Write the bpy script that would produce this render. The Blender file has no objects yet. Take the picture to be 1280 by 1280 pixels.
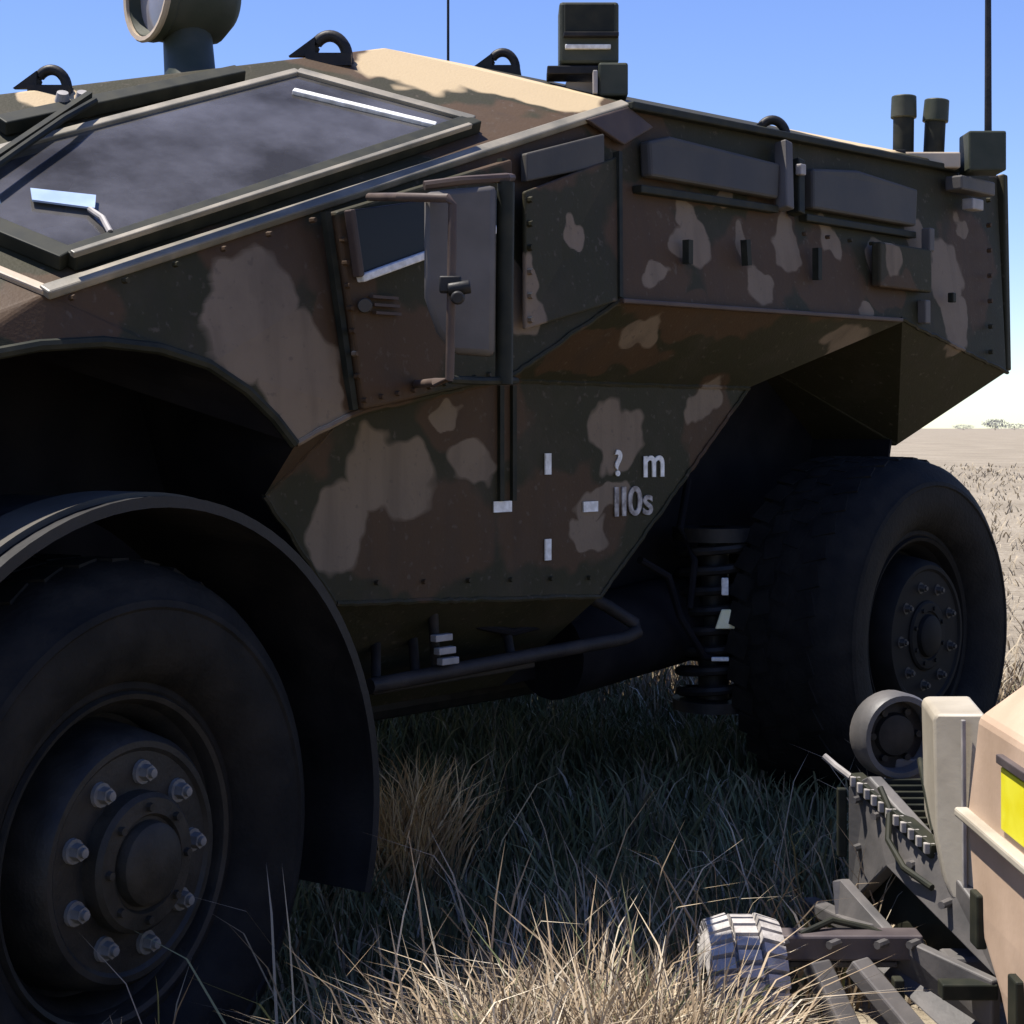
import bpy, bmesh, math, random
import numpy as np
from mathutils import Vector, Matrix

random.seed(7)
rng = np.random.default_rng(7)
scene = bpy.context.scene
col = scene.collection

# ------------------------------------------------------------------ camera
cam = bpy.data.cameras.new('camera')
cam_obj = bpy.data.objects.new('camera', cam)
col.objects.link(cam_obj)
cam_obj.location = (-1.6595, -2.4970, 1.272)
cam_obj.rotation_euler = (math.radians(90), 0, math.radians(-47))
cam.sensor_width = 36.0
cam.lens = 59.06
cam.shift_y = -0.082
cam.clip_start = 0.05
cam.clip_end = 9000
scene.camera = cam_obj

# ------------------------------------------------------------------ light
SUN_EL = math.radians(69)
SUN_H = Vector((-0.5, 0.87, 0)).normalized()
sun_dir = Vector((SUN_H.x * math.cos(SUN_EL), SUN_H.y * math.cos(SUN_EL), math.sin(SUN_EL)))
world = bpy.data.worlds.new('World')
scene.world = world
world.use_nodes = True
nt = world.node_tree
bg = nt.nodes['Background']
sky = nt.nodes.new('ShaderNodeTexSky')
sky.sky_type = 'NISHITA'
sky.sun_disc = False
sky.sun_elevation = SUN_EL
sky.sun_rotation = math.atan2(SUN_H.x, SUN_H.y)
sky.altitude = 300
sky.air_density = 1.0
sky.dust_density = 0.0
sky.ozone_density = 6.0
hs = nt.nodes.new('ShaderNodeHueSaturation'); hs.inputs['Saturation'].default_value = 1.22; hs.inputs['Hue'].default_value = 0.522
gm = nt.nodes.new('ShaderNodeGamma'); gm.inputs['Gamma'].default_value = 0.8
nt.links.new(sky.outputs[0], gm.inputs['Color']); nt.links.new(gm.outputs[0], hs.inputs['Color']); nt.links.new(hs.outputs[0], bg.inputs[0])
bg.inputs[1].default_value = 0.135
sun = bpy.data.lights.new('sun', 'SUN')
sun.energy = 5.0
sun.angle = math.radians(0.5)
sun.color = (1.0, 0.94, 0.86)
sun_obj = bpy.data.objects.new('sun', sun)
sun_obj.rotation_euler = sun_dir.to_track_quat('Z', 'Y').to_euler()
sun_obj.location = (0, 8, 12)
col.objects.link(sun_obj)
scene.view_settings.view_transform = 'Standard'
scene.view_settings.look = 'None'
scene.view_settings.exposure = 0.95
scene.view_settings.gamma = 1.0
scene.view_settings.use_curve_mapping = False

# ------------------------------------------------------------------ materials
MATS = {}

def new_mat(name):
    m = bpy.data.materials.new(name)
    m.use_nodes = True
    MATS[name] = m
    return m, m.node_tree.nodes, m.node_tree.links, m.node_tree.nodes['Principled BSDF']

def simple(name, c, rough=0.6, metal=0.0, c2=None, scale=8.0, bump=0.0, bscale=60.0, spec=0.5, detail=4.0):
    """two-tone worn surface: colour noise, roughness noise, fine bump"""
    m, N, K, b = new_mat(name)
    tc = N.new('ShaderNodeTexCoord')
    nz = N.new('ShaderNodeTexNoise')
    nz.inputs['Scale'].default_value = scale
    nz.inputs['Detail'].default_value = detail
    K.new(tc.outputs['Object'], nz.inputs['Vector'])
    rp = N.new('ShaderNodeValToRGB')
    rp.color_ramp.elements[0].position = 0.36
    rp.color_ramp.elements[1].position = 0.68
    rp.color_ramp.elements[0].color = (*c, 1)
    rp.color_ramp.elements[1].color = (*(c2 or [min(1, x * 1.35) for x in c]), 1)
    K.new(nz.outputs[0], rp.inputs[0])
    K.new(rp.outputs[0], b.inputs['Base Color'])
    mr = N.new('ShaderNodeMapRange')
    mr.inputs['To Min'].default_value = max(0.03, rough - 0.12)
    mr.inputs['To Max'].default_value = min(1, rough + 0.12)
    K.new(nz.outputs[0], mr.inputs[0])
    K.new(mr.outputs[0], b.inputs['Roughness'])
    b.inputs['Metallic'].default_value = metal
    b.inputs['Specular IOR Level'].default_value = spec
    if bump:
        n2 = N.new('ShaderNodeTexNoise')
        n2.inputs['Scale'].default_value = bscale
        n2.inputs['Detail'].default_value = 3
        K.new(tc.outputs['Object'], n2.inputs['Vector'])
        bp = N.new('ShaderNodeBump')
        bp.inputs['Strength'].default_value = bump
        bp.inputs['Distance'].default_value = 0.01
        K.new(n2.outputs[0], bp.inputs['Height'])
        K.new(bp.outputs[0], b.inputs['Normal'])
    return m

simple('rubber', (0.008, 0.0078, 0.0075), 0.75, c2=(0.018, 0.0165, 0.0145), scale=14, bump=0.25, bscale=90, spec=0.12)
simple('guard_rubber', (0.008, 0.008, 0.009), 0.55, c2=(0.018, 0.017, 0.017), scale=9, bump=0.1, spec=0.25)
simple('rim_paint', (0.011, 0.011, 0.0105), 0.5, c2=(0.024, 0.022, 0.019), scale=18, bump=0.12, bscale=120, spec=0.25)
simple('hub_paint', (0.018, 0.017, 0.014), 0.55, c2=(0.036, 0.031, 0.024), scale=22, bump=0.15, bscale=120, spec=0.2)
simple('nut_steel', (0.10, 0.10, 0.096), 0.55, 0.1, c2=(0.19, 0.18, 0.17), scale=40)
simple('dark_metal', (0.012, 0.012, 0.012), 0.5, 0.0, c2=(0.028, 0.025, 0.022), scale=20, bump=0.08, spec=0.2)
simple('green_paint', (0.035, 0.042, 0.028), 0.55, c2=(0.06, 0.062, 0.045), scale=10, bump=0.06, spec=0.2)
simple('brown_paint', (0.06, 0.042, 0.034), 0.55, c2=(0.09, 0.065, 0.05), scale=10, bump=0.06, spec=0.2)
simple('tan_paint', (0.36, 0.28, 0.19), 0.55, c2=(0.46, 0.37, 0.26), scale=7, bump=0.06)
simple('frame_paint', (0.12, 0.11, 0.08), 0.5, c2=(0.26, 0.225, 0.165), scale=9, bump=0.06)
simple('grey_panel', (0.048, 0.043, 0.035), 0.6, c2=(0.072, 0.065, 0.053), scale=6, bump=0.05, spec=0.25)
simple('mirror_shell', (0.06, 0.055, 0.05), 0.6, c2=(0.115, 0.105, 0.096), scale=5, bump=0.05, spec=0.25)
simple('white_paint', (0.55, 0.54, 0.50), 0.6, c2=(0.8, 0.8, 0.77), scale=60)
simple('worn_white', (0.14, 0.12, 0.11), 0.6, c2=(0.5, 0.47, 0.44), scale=45)
simple('gasket', (0.014, 0.016, 0.012), 0.6, c2=(0.03, 0.03, 0.02), scale=20, spec=0.15)
simple('lamp_lens', (0.22, 0.2, 0.2), 0.12, c2=(0.3, 0.28, 0.28), scale=6)
simple('robot_tan', (0.42, 0.30, 0.21), 0.55, c2=(0.54, 0.395, 0.285), scale=5, bump=0.05)
simple('robot_light', (0.30, 0.265, 0.205), 0.55, c2=(0.40, 0.36, 0.285), scale=6, bump=0.05)
simple('robot_grey', (0.065, 0.062, 0.06), 0.55, 0.0, c2=(0.115, 0.105, 0.098), scale=9, bump=0.08)
simple('robot_brown', (0.06, 0.048, 0.05), 0.5, 0.2, c2=(0.10, 0.082, 0.08), scale=9, bump=0.08)
simple('dusty_rubber', (0.26, 0.24, 0.22), 0.8, c2=(0.46, 0.43, 0.40), scale=25, bump=0.25, bscale=100)
simple('lug_light', (0.22, 0.205, 0.19), 0.6, c2=(0.34, 0.315, 0.29), scale=25)
simple('yellow_panel', (0.80, 0.72, 0.02), 0.4, c2=(0.85, 0.80, 0.05), scale=20)
simple('gap_light_yellow', (0.75, 0.72, 0.40), 0.5, c2=(0.85, 0.82, 0.6), scale=20)
simple('rust_steel', (0.018, 0.016, 0.015), 0.6, 0.0, c2=(0.036, 0.03, 0.026), scale=16, bump=0.15, spec=0.2)
simple('undercoat', (0.007, 0.007, 0.009), 0.8, c2=(0.014, 0.013, 0.014), scale=8, bump=0.1, spec=0.08)
simple('shaded_nut', (0.035, 0.033, 0.03), 0.6, c2=(0.07, 0.064, 0.056), scale=40, spec=0.2)
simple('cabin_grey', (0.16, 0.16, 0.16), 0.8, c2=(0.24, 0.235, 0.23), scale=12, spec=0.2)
simple('shaded_rim', (0.006, 0.006, 0.006), 0.7, c2=(0.012, 0.0115, 0.0105), scale=18, spec=0.12)
simple('bark', (0.07, 0.05, 0.04), 0.9)
simple('hazed_leaf', (0.10, 0.10, 0.12), 0.9, c2=(0.15, 0.145, 0.17), scale=0.6)  # distance haze painted into the leaf colour as bluish grey
simple('painted_reflection', (0.24, 0.33, 0.50), 0.4, c2=(0.34, 0.44, 0.6), scale=12)

# windscreen glass: thick tinted armour glass with an uneven grey film, the cabin dim behind it
m, N, K, b = new_mat('armour_glass')
tc = N.new('ShaderNodeTexCoord')
nz = N.new('ShaderNodeTexNoise'); nz.inputs['Scale'].default_value = 3.4; nz.inputs['Detail'].default_value = 9; nz.inputs['Roughness'].default_value = 0.62
K.new(tc.outputs['Object'], nz.inputs['Vector'])
b.inputs['Base Color'].default_value = (0.115, 0.108, 0.10, 1)
b.inputs['Roughness'].default_value = 0.12
b.inputs['Coat Weight'].default_value = 0.4
b.inputs['Coat Roughness'].default_value = 0.03
tr = N.new('ShaderNodeBsdfTransparent'); tr.inputs['Color'].default_value = (0.66, 0.70, 0.70, 1)
mxs = N.new('ShaderNodeMixShader')
mg_ = N.new('ShaderNodeMapRange'); mg_.inputs['From Min'].default_value = 0.35; mg_.inputs['From Max'].default_value = 0.7
mg_.inputs['To Min'].default_value = 0.28; mg_.inputs['To Max'].default_value = 0.85
K.new(nz.outputs[0], mg_.inputs[0]); K.new(mg_.outputs[0], mxs.inputs[0])
K.new(tr.outputs[0], mxs.inputs[1]); K.new(b.outputs[0], mxs.inputs[2])
K.new(mxs.outputs[0], N['Material Output'].inputs['Surface'])
m, N, K, b = new_mat('dark_glass')
b.inputs['Base Color'].default_value = (0.006, 0.006, 0.009, 1)
b.inputs['Roughness'].default_value = 0.3
b.inputs['Specular IOR Level'].default_value = 0.2

# three-tone camouflage paint, patches laid out on the vehicle itself
TAN = [  # centre, radius (vehicle coordinates, metres)
    ((0.345, 0.050, 1.486), .105, .14), ((0.463, 0.050, 1.366), .10, .12), ((0.316, 0.050, 1.552), .05, .06), ((0.514, 0.050, 1.296), .06, .06),
    ((0.882, 0.250, 1.156), .13, .10), ((0.741, 0.250, 1.065), .10, .12), ((1.163, 0.250, 1.178), .08, .055), ((1.678, 0.250, 1.251), .12, .09),
    ((1.630, 0.250, 1.089), .10, .05), ((1.567, 0.250, 1.010), .07, .05), ((1.751, 0.050, 1.746), .07, .06), ((1.745, 0.050, 1.815), .045, .05),
    ((2.040, 0.050, 1.642), .055, .06), ((2.183, 0.050, 1.781), .05, .08), ((1.103, 0.050, 1.540), .05, .07), ((1.111, 0.050, 1.613), .03, .06),
    ((3.066, 0.050, 1.742), .11, .12), ((3.092, 0.050, 1.595), .08, .07), ((2.552, 0.050, 1.609), .06, .03), ((2.918, 0.050, 1.841), .05, .09),
    ((2.056, 0.250, 1.338), .09, .045), ((1.267, 0.050, 1.724), .035, .04), ((1.619, 0.150, 1.512), .07, .05),
    ((1.170, 0.461, 2.148), .16, .12), ((1.348, 0.362, 2.147), .17, .12), ((1.426, 0.246, 2.103), .15, .1), ((0.285, 0.638, 1.962), .07, .06), ((1.297, 0.478, 2.200), .14, .1),
    ((1.621, 0.050, 1.636), .05, .03), ((2.424, 0.050, 1.801), .07, .05), ((1.996, 0.050, 1.745), .04, .05), ((1.924, 0.050, 1.863), .05, .03), ((1.070, 0.250, 1.300), .04, .03), ((3.195, 0.050, 1.914), .06, .04), ((2.685, 0.050, 1.775), .05, .05), ((2.800, 0.400, 2.142), .3, .12), ((3.475, 0.300, 2.162), .2, .1), ((2.535, 0.200, 1.541), .16, .06)]
BROWN = [
    ((2.685, 0.050, 1.682), .12, .06), ((1.718, 0.050, 1.863), .2, .04), ((2.145, 0.050, 1.842), .1, .1), ((0.577, 0.050, 1.489), .07, .2), ((0.403, 0.050, 1.604), .16, .09), ((0.578, 0.100, 1.231), .2, .14), ((0.686, 0.050, 1.428), .16, .12), ((1.176, 0.250, 1.300), .2, .12),
    ((0.968, 0.250, 1.028), .26, .13), ((1.460, 0.250, 1.044), .24, .13), ((1.573, 0.050, 1.711), .17, .16), ((2.092, 0.250, 1.217), .12, .2),
    ((1.996, 0.050, 1.682), .22, .13), ((1.854, 0.050, 1.569), .3, .05), ((2.383, 0.050, 1.708), .2, .13), ((-0.079, 0.050, 1.472), .15, .08),
    ((1.115, 0.140, 1.937), .3, .12), ((1.052, 0.561, 2.169), .16, .1), ((3.221, 0.050, 1.790), .16, .2), ((1.526, 0.100, 2.024), .2, .06), ((1.524, 0.200, 1.461), .3, .05)]
m, N, K, b = new_mat('camouflage')
tc = N.new('ShaderNodeTexCoord')
nz = N.new('ShaderNodeTexNoise'); nz.inputs['Scale'].default_value = 8.0; nz.inputs['Detail'].default_value = 2.0
snap = N.new('ShaderNodeVectorMath'); snap.operation = 'SNAP'; snap.inputs[1].default_value = (.003, .003, .003)
K.new(tc.outputs['Object'], snap.inputs[0])
K.new(snap.outputs[0], nz.inputs['Vector'])
sb = N.new('ShaderNodeVectorMath'); sb.operation = 'SUBTRACT'; sb.inputs[1].default_value = (.5, .5, .5)
K.new(nz.outputs[1], sb.inputs[0])
sc_ = N.new('ShaderNodeVectorMath'); sc_.operation = 'SCALE'; sc_.inputs['Scale'].default_value = 0.17
K.new(sb.outputs[0], sc_.inputs[0])
ad = N.new('ShaderNodeVectorMath'); ad.operation = 'ADD'
K.new(snap.outputs[0], ad.inputs[0]); K.new(sc_.outputs[0], ad.inputs[1])

def blob_field(blobs):
    prev = None
    for c, rx, rz in blobs:
        s = N.new('ShaderNodeVectorMath'); s.operation = 'SUBTRACT'; s.inputs[1].default_value = c
        K.new(ad.outputs[0], s.inputs[0])
        d = N.new('ShaderNodeVectorMath'); d.operation = 'DIVIDE'; d.inputs[1].default_value = (rx, max(rx, .12), rz)
        K.new(s.outputs[0], d.inputs[0])
        l = N.new('ShaderNodeVectorMath'); l.operation = 'LENGTH'
        K.new(d.outputs[0], l.inputs[0])
        if prev is None:
            prev = l.outputs['Value']
        else:
            mn = N.new('ShaderNodeMath'); mn.operation = 'MINIMUM'
            K.new(prev, mn.inputs[0]); K.new(l.outputs['Value'], mn.inputs[1])
            prev = mn.outputs[0]
    r = N.new('ShaderNodeMapRange')
    r.inputs['From Min'].default_value = 0.94; r.inputs['From Max'].default_value = 1.06
    r.inputs['To Min'].default_value = 1.0; r.inputs['To Max'].default_value = 0.0
    K.new(prev, r.inputs[0])
    return r.outputs[0]

def mix(fac, a, bb):
    x = N.new('ShaderNodeMix'); x.data_type = 'RGBA'
    if isinstance(fac, float): x.inputs[0].default_value = fac
    else: K.new(fac, x.inputs[0])
    for sock, v in ((x.inputs[6], a), (x.inputs[7], bb)):
        if isinstance(v, tuple): sock.default_value = (*v, 1)
        else: K.new(v, sock)
    return x.outputs[2]

base = mix(blob_field(BROWN), (0.032, 0.030, 0.016), (0.066, 0.041, 0.023))
tan_field = blob_field(TAN)
base = mix(tan_field, base, (0.175, 0.134, 0.094))
nd = N.new('ShaderNodeTexNoise'); nd.inputs['Scale'].default_value = 5.5; nd.inputs['Detail'].default_value = 7; nd.inputs['Roughness'].default_value = 0.65
K.new(tc.outputs['Object'], nd.inputs['Vector'])
mrd = N.new('ShaderNodeMapRange'); mrd.inputs['From Min'].default_value = 0.5; mrd.inputs['From Max'].default_value = 0.8
mrd.inputs['To Max'].default_value = 0.42
K.new(nd.outputs[0], mrd.inputs[0])
dusty = mix(mrd.outputs[0], base, (0.085, 0.067, 0.052))
mp = N.new('ShaderNodeMapping'); mp.inputs['Scale'].default_value = (16, 16, 1.6)
K.new(tc.outputs['Object'], mp.inputs['Vector'])
ns = N.new('ShaderNodeTexNoise'); ns.inputs['Scale'].default_value = 1.0; ns.inputs['Detail'].default_value = 5
K.new(mp.outputs[0], ns.inputs['Vector'])
mrs = N.new('ShaderNodeMapRange'); mrs.inputs['From Min'].default_value = 0.48; mrs.inputs['From Max'].default_value = 0.75; mrs.inputs['To Max'].default_value = 0.35
K.new(ns.outputs[0], mrs.inputs[0])
streak = mix(mrs.outputs[0], dusty, (0.035, 0.028, 0.022))
nf = N.new('ShaderNodeTexNoise'); nf.inputs['Scale'].default_value = 55; nf.inputs['Detail'].default_value = 6
K.new(tc.outputs['Object'], nf.inputs['Vector'])
mrf = N.new('ShaderNodeMapRange'); mrf.inputs['From Min'].default_value = 0.62; mrf.inputs['From Max'].default_value = 0.72; mrf.inputs['To Max'].default_value = 0.55
K.new(nf.outputs[0], mrf.inputs[0])
K.new(mix(mrf.outputs[0], streak, (0.10, 0.08, 0.062)), b.inputs['Base Color'])
speckled = b.inputs['Base Color'].links[0].from_socket
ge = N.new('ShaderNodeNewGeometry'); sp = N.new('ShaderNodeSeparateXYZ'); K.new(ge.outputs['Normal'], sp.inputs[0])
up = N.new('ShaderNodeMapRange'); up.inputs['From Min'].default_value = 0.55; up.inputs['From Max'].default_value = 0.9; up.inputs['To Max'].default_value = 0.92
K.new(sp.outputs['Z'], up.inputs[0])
sunlit_tan = N.new('ShaderNodeMath'); sunlit_tan.operation = 'MULTIPLY'; K.new(up.outputs[0], sunlit_tan.inputs[0]); K.new(tan_field, sunlit_tan.inputs[1])
K.new(mix(sunlit_tan.outputs[0], speckled, (0.50, 0.385, 0.225)), b.inputs['Base Color'])  # sunlight put into the colour: tan painted lighter on plates that face up
b.inputs['Roughness'].default_value = 0.62
mr2 = N.new('ShaderNodeMapRange'); mr2.inputs['To Min'].default_value = 0.5; mr2.inputs['To Max'].default_value = 0.75
K.new(nd.outputs[0], mr2.inputs[0]); K.new(mr2.outputs[0], b.inputs['Roughness'])
b.inputs['Specular IOR Level'].default_value = 0.12
n3 = N.new('ShaderNodeTexNoise'); n3.inputs['Scale'].default_value = 140
K.new(tc.outputs['Object'], n3.inputs['Vector'])
bp = N.new('ShaderNodeBump'); bp.inputs['Strength'].default_value = 0.08; bp.inputs['Distance'].default_value = 0.01
K.new(n3.outputs[0], bp.inputs['Height']); K.new(bp.outputs[0], b.inputs['Normal'])

# grass blades: colour carried per blade
m, N, K, b = new_mat('grass_blade')
at = N.new('ShaderNodeAttribute'); at.attribute_name = 'blade_colour'
K.new(at.outputs['Color'], b.inputs['Base Color'])
b.inputs['Roughness'].default_value = 0.7
b.inputs['Specular IOR Level'].default_value = 0.1

# ground: dry field
m, N, K, b = new_mat('dry_field')
tc = N.new('ShaderNodeTexCoord')
n1 = N.new('ShaderNodeTexNoise'); n1.inputs['Scale'].default_value = 0.35; n1.inputs['Detail'].default_value = 8
n2 = N.new('ShaderNodeTexNoise'); n2.inputs['Scale'].default_value = 14; n2.inputs['Detail'].default_value = 6; n2.inputs['Roughness'].default_value = 0.7
K.new(tc.outputs['Object'], n1.inputs['Vector']); K.new(tc.outputs['Object'], n2.inputs['Vector'])
r1 = N.new('ShaderNodeValToRGB')
r1.color_ramp.elements[0].position = 0.32; r1.color_ramp.elements[1].position = 0.7
r1.color_ramp.elements[0].color = (0.22, 0.185, 0.13, 1); r1.color_ramp.elements[1].color = (0.33, 0.285, 0.21, 1)
K.new(n1.outputs[0], r1.inputs[0])
r2 = N.new('ShaderNodeValToRGB')
r2.color_ramp.elements[0].position = 0.35; r2.color_ramp.elements[1].position = 0.65
r2.color_ramp.elements[0].color = (0.55, 0.52, 0.48, 1); r2.color_ramp.elements[1].color = (1, 1, 1, 1)
K.new(n2.outputs[0], r2.inputs[0])
mx = N.new('ShaderNodeMix'); mx.data_type = 'RGBA'; mx.blend_type = 'MULTIPLY'; mx.inputs[0].default_value = 1.0
K.new(r1.outputs[0], mx.inputs[6]); K.new(r2.outputs[0], mx.inputs[7])
K.new(mx.outputs[2], b.inputs['Base Color'])
b.inputs['Roughness'].default_value = 0.95
bp = N.new('ShaderNodeBump'); bp.inputs['Strength'].default_value = 0.6; bp.inputs['Distance'].default_value = 0.05
K.new(n2.outputs[0], bp.inputs['Height']); K.new(bp.outputs[0], b.inputs['Normal'])

# ------------------------------------------------------------------ helpers
def link(name, mesh, mat, parent=None, smooth=False, bevel=0.0):
    o = bpy.data.objects.new(name, mesh)
    if mat: mesh.materials.append(MATS[mat])
    col.objects.link(o)
    if parent: o.parent = parent
    if smooth:
        mesh.polygons.foreach_set('use_smooth', [True] * len(mesh.polygons))
        mesh.set_sharp_from_angle(angle=math.radians(38))
    if bevel:
        md = o.modifiers.new('edge', 'BEVEL'); md.width = bevel; md.segments = 2; md.limit_method = 'ANGLE'; md.angle_limit = math.radians(25)
    return o

def out(name, bm, mat, parent=None, smooth=False, bevel=0.0, recalc=True):
    if recalc: bmesh.ops.recalc_face_normals(bm, faces=bm.faces)
    me = bpy.data.meshes.new(name)
    bm.to_mesh(me); bm.free()
    return link(name, me, mat, parent, smooth, bevel)

def empty(name, loc=(0, 0, 0), rz=0.0, parent=None):
    o = bpy.data.objects.new(name, None)
    o.empty_display_size = 0.2
    o.location = loc; o.rotation_euler = (0, 0, rz)
    col.objects.link(o)
    if parent: o.parent = parent
    return o

def tag(o, label=None, cat=None, group=None, kind=None):
    if label: o['label'] = label
    if cat: o['category'] = cat
    if group: o['group'] = group
    if kind: o['kind'] = kind
    return o

def V(p): return Vector(p)

def add_box(bm, c, s, rot=None):
    mtx = Matrix.Translation(V(c))
    if rot is not None: mtx = mtx @ rot.to_4x4()
    mtx = mtx @ Matrix.Diagonal((s[0], s[1], s[2], 1))
    return bmesh.ops.create_cube(bm, size=1.0, matrix=mtx)['verts']

def add_cyl(bm, a, b, r, r2=None, seg=16):
    a, b = V(a), V(b); d = b - a
    q = d.to_track_quat('Z', 'Y').to_matrix().to_4x4()
    return bmesh.ops.create_cone(bm, cap_ends=True, segments=seg, radius1=r, radius2=r if r2 is None else r2,
                          depth=d.length, matrix=Matrix.Translation((a + b) / 2) @ q)['verts']

def add_bar(bm, a, b, w, h, up=(0, 0, 1)):
    """rectangular bar from a to b, w across, h along up"""
    a, b = V(a), V(b); d = (b - a)
    x = d.normalized(); y = V(up).cross(x).normalized(); z = x.cross(y)
    R = Matrix((x, y, z)).transposed()
    return add_box(bm, (a + b) / 2, (d.length, w, h), R)

def add_tube(bm, pts, r, seg=10):
    pts = [V(p) for p in pts]
    rings = []
    for i, p in enumerate(pts):
        t = (pts[min(i + 1, len(pts) - 1)] - pts[max(i - 1, 0)]).normalized()
        ref = V((0, 0, 1)) if abs(t.z) < 0.9 else V((1, 0, 0))
        x = t.cross(ref).normalized(); y = t.cross(x)
        rings.append([bm.verts.new(p + r * (math.cos(2 * math.pi * k / seg) * x + math.sin(2 * math.pi * k / seg) * y)) for k in range(seg)])
    for i in range(len(rings) - 1):
        for k in range(seg):
            bm.faces.new((rings[i][k], rings[i][(k + 1) % seg], rings[i + 1][(k + 1) % seg], rings[i + 1][k]))
    bm.faces.new(rings[0][::-1]); bm.faces.new(rings[-1])

def add_lathe(bm, prof, seg=48, axis='Y'):
    """revolve (r, h) about an axis through the local origin; open profile"""
    rings = []
    for r, h in prof:
        if r < 1e-5:
            p = V((0, h, 0)) if axis == 'Y' else V((0, 0, h))
            rings.append([bm.verts.new(p)]); continue
        ring = []
        for k in range(seg):
            a = 2 * math.pi * k / seg
            ring.append(bm.verts.new((r * math.cos(a), h, r * math.sin(a)) if axis == 'Y' else (r * math.cos(a), r * math.sin(a), h)))
        rings.append(ring)
    for A, B in zip(rings, rings[1:]):
        for k in range(seg):
            k2 = (k + 1) % seg
            if len(A) == 1 and len(B) == 1: continue
            if len(A) == 1: bm.faces.new((A[0], B[k], B[k2]))
            elif len(B) == 1: bm.faces.new((A[k], B[0], A[k2]))
            else: bm.faces.new((A[k], B[k], B[k2], A[k2]))

def add_plate(bm, pts, d):
    """polygon pts extruded by vector d"""
    d = V(d)
    a = [bm.verts.new(V(p)) for p in pts]; b = [bm.verts.new(V(p) + d) for p in pts]
    bm.faces.new(a); bm.faces.new(b[::-1])
    n = len(a)
    for i in range(n):
        bm.faces.new((a[i], b[i], b[(i + 1) % n], a[(i + 1) % n]))

def plate(name, pts, d, mat, parent, bevel=0.004):
    bm = bmesh.new(); add_plate(bm, pts, d)
    return out(name, bm, mat, parent, bevel=bevel)

def lerp(a, b, t): return tuple(x + (y - x) * t for x, y in zip(a, b))

# ------------------------------------------------------------------ ground
def smooth(a, b, x):
    t = np.clip((x - a) / (b - a), 0, 1); return t * t * (3 - 2 * t)

def ground_z(x, y):
    x = np.asarray(x, float); y = np.asarray(y, float)
    near = np.exp(-(x * x + y * y) / 400.0)
    z = 0.14 * smooth(0.5, 2.5, x)
    z = z + near * (0.012 * np.sin(3.1 * x + 1.3 * y) + 0.01 * np.sin(2.3 * y - 1.7 * x + 1.0)) - near * 0.012
    far = smooth(60, 800, np.sqrt(x * x + y * y))
    return z * (1 - far) + far * 0.14

u_ = np.linspace(-1, 1, 181)
g = np.sign(u_) * (np.sinh(np.abs(u_) * 8.3) / math.sinh(8.3)) * 4200
gx, gy = np.meshgrid(g, g)
gz = ground_z(gx, gy)
n = len(g)
verts = np.stack([gx.ravel(), gy.ravel(), gz.ravel()], 1)
idx = np.arange(n * n).reshape(n, n)
faces = np.stack([idx[:-1, :-1].ravel(), idx[:-1, 1:].ravel(), idx[1:, 1:].ravel(), idx[1:, :-1].ravel()], 1)
me = bpy.data.meshes.new('ground'); me.from_pydata(verts.tolist(), [], faces.tolist()); me.update()
gr = link('ground', me, 'dry_field', smooth=True); tag(gr, kind='structure')

# ------------------------------------------------------------------ armoured vehicle
veh = empty('armored_vehicle')
tag(veh, 'dark camouflage four wheeled armored scout vehicle parked in the dry grass', 'armored vehicle')
CY = 1.25
def M(p): return (p[0], 2 * CY - p[1], p[2])
B0 = (-0.077, 0.080, 1.508); B1 = (1.551, 0.120, 2.069)
WN = V((-0.27217, -0.49507, 0.82512))
AP = (1.166, 0.571, 2.213)
WL = (-0.42, 0.78, 1.825)
RC = (3.50, 0.56, 2.215); RR = (3.50, 0.12, 2.124); RB = (3.43, 0.05, 1.453)
KK = (1.450, 0.050, 1.578); EE = (2.758, 0.050, 1.594); SS = (1.072, 0.050, 1.388); CN = (0.609, 0.050, 1.304)
ARCH = [(0.453, 0.050, 1.241), (0.403, 0.050, 1.292), (0.335, 0.050, 1.345), (0.246, 0.050, 1.391), (0.135, 0.050, 1.417), (0.017, 0.050, 1.424), (-0.110, 0.050, 1.413), (-.30, .05, 1.375), (-.47, .05, 1.27), (-.58, .05, 1.12), (-.62, .05, .95)]
NB = (-.62, .05, .80); NF0 = (-.98, .12, .80); NF1 = (-.98, .12, 1.15)
T0 = (0.534, 0.250, 1.131); T1 = (0.75, .25, 1.295); T2 = (1.25, .25, 1.385); T3 = (2.263, 0.250, 1.385)
PB = (1.614, 0.250, 0.845); PL = (0.730, 0.250, 0.893); UU = (3.17, .30, 1.215)
H0 = (0.008, 0.151, 1.579); H1 = (1.113, 0.210, 1.979); H2 = (0.870, 0.546, 2.100); H3 = (-0.024, 0.507, 1.782); H4 = (-0.099, 0.370, 1.675)
polys = [
    [B0, B1, KK, SS, CN] + ARCH + [NB, NF0, NF1],
    [B1, RR, RB, EE, KK],
    [B1, AP, RC, RR],
    [B0, B1, H1, H0], [B1, AP, H2, H1], [AP, WL, H3, H2], [WL, H4, H3], [WL, B0, H0, H4],
    [NF1, B0, WL, (-.98, .78, 1.22)],
    [ARCH[0], CN, T1, T0], [CN, SS, T2, T1], [SS, KK, T2], [KK, EE, T3, T2],
    [T0, T1, T2, T3, PB, PL],
    [PL, PB, (PB[0], .6, .58), (PL[0], .6, .58)],
    [EE, RB, UU, (2.76, .6, 1.50)],
    [(2.76, .6, 1.50), UU, (3.17, .6, 1.215)],
    [NF0, NF1, (-.98, .78, 1.22), (-.98, .78, .7), (-.98, .6, .62)],
    [NB, NF0, (-.98, .6, .62), (-.62, .6, .80)],
]
bm = bmesh.new()
for p in polys:
    for q in (p, [M(v) for v in reversed(p)]):
        bm.faces.new([bm.verts.new(v) for v in q])
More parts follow.
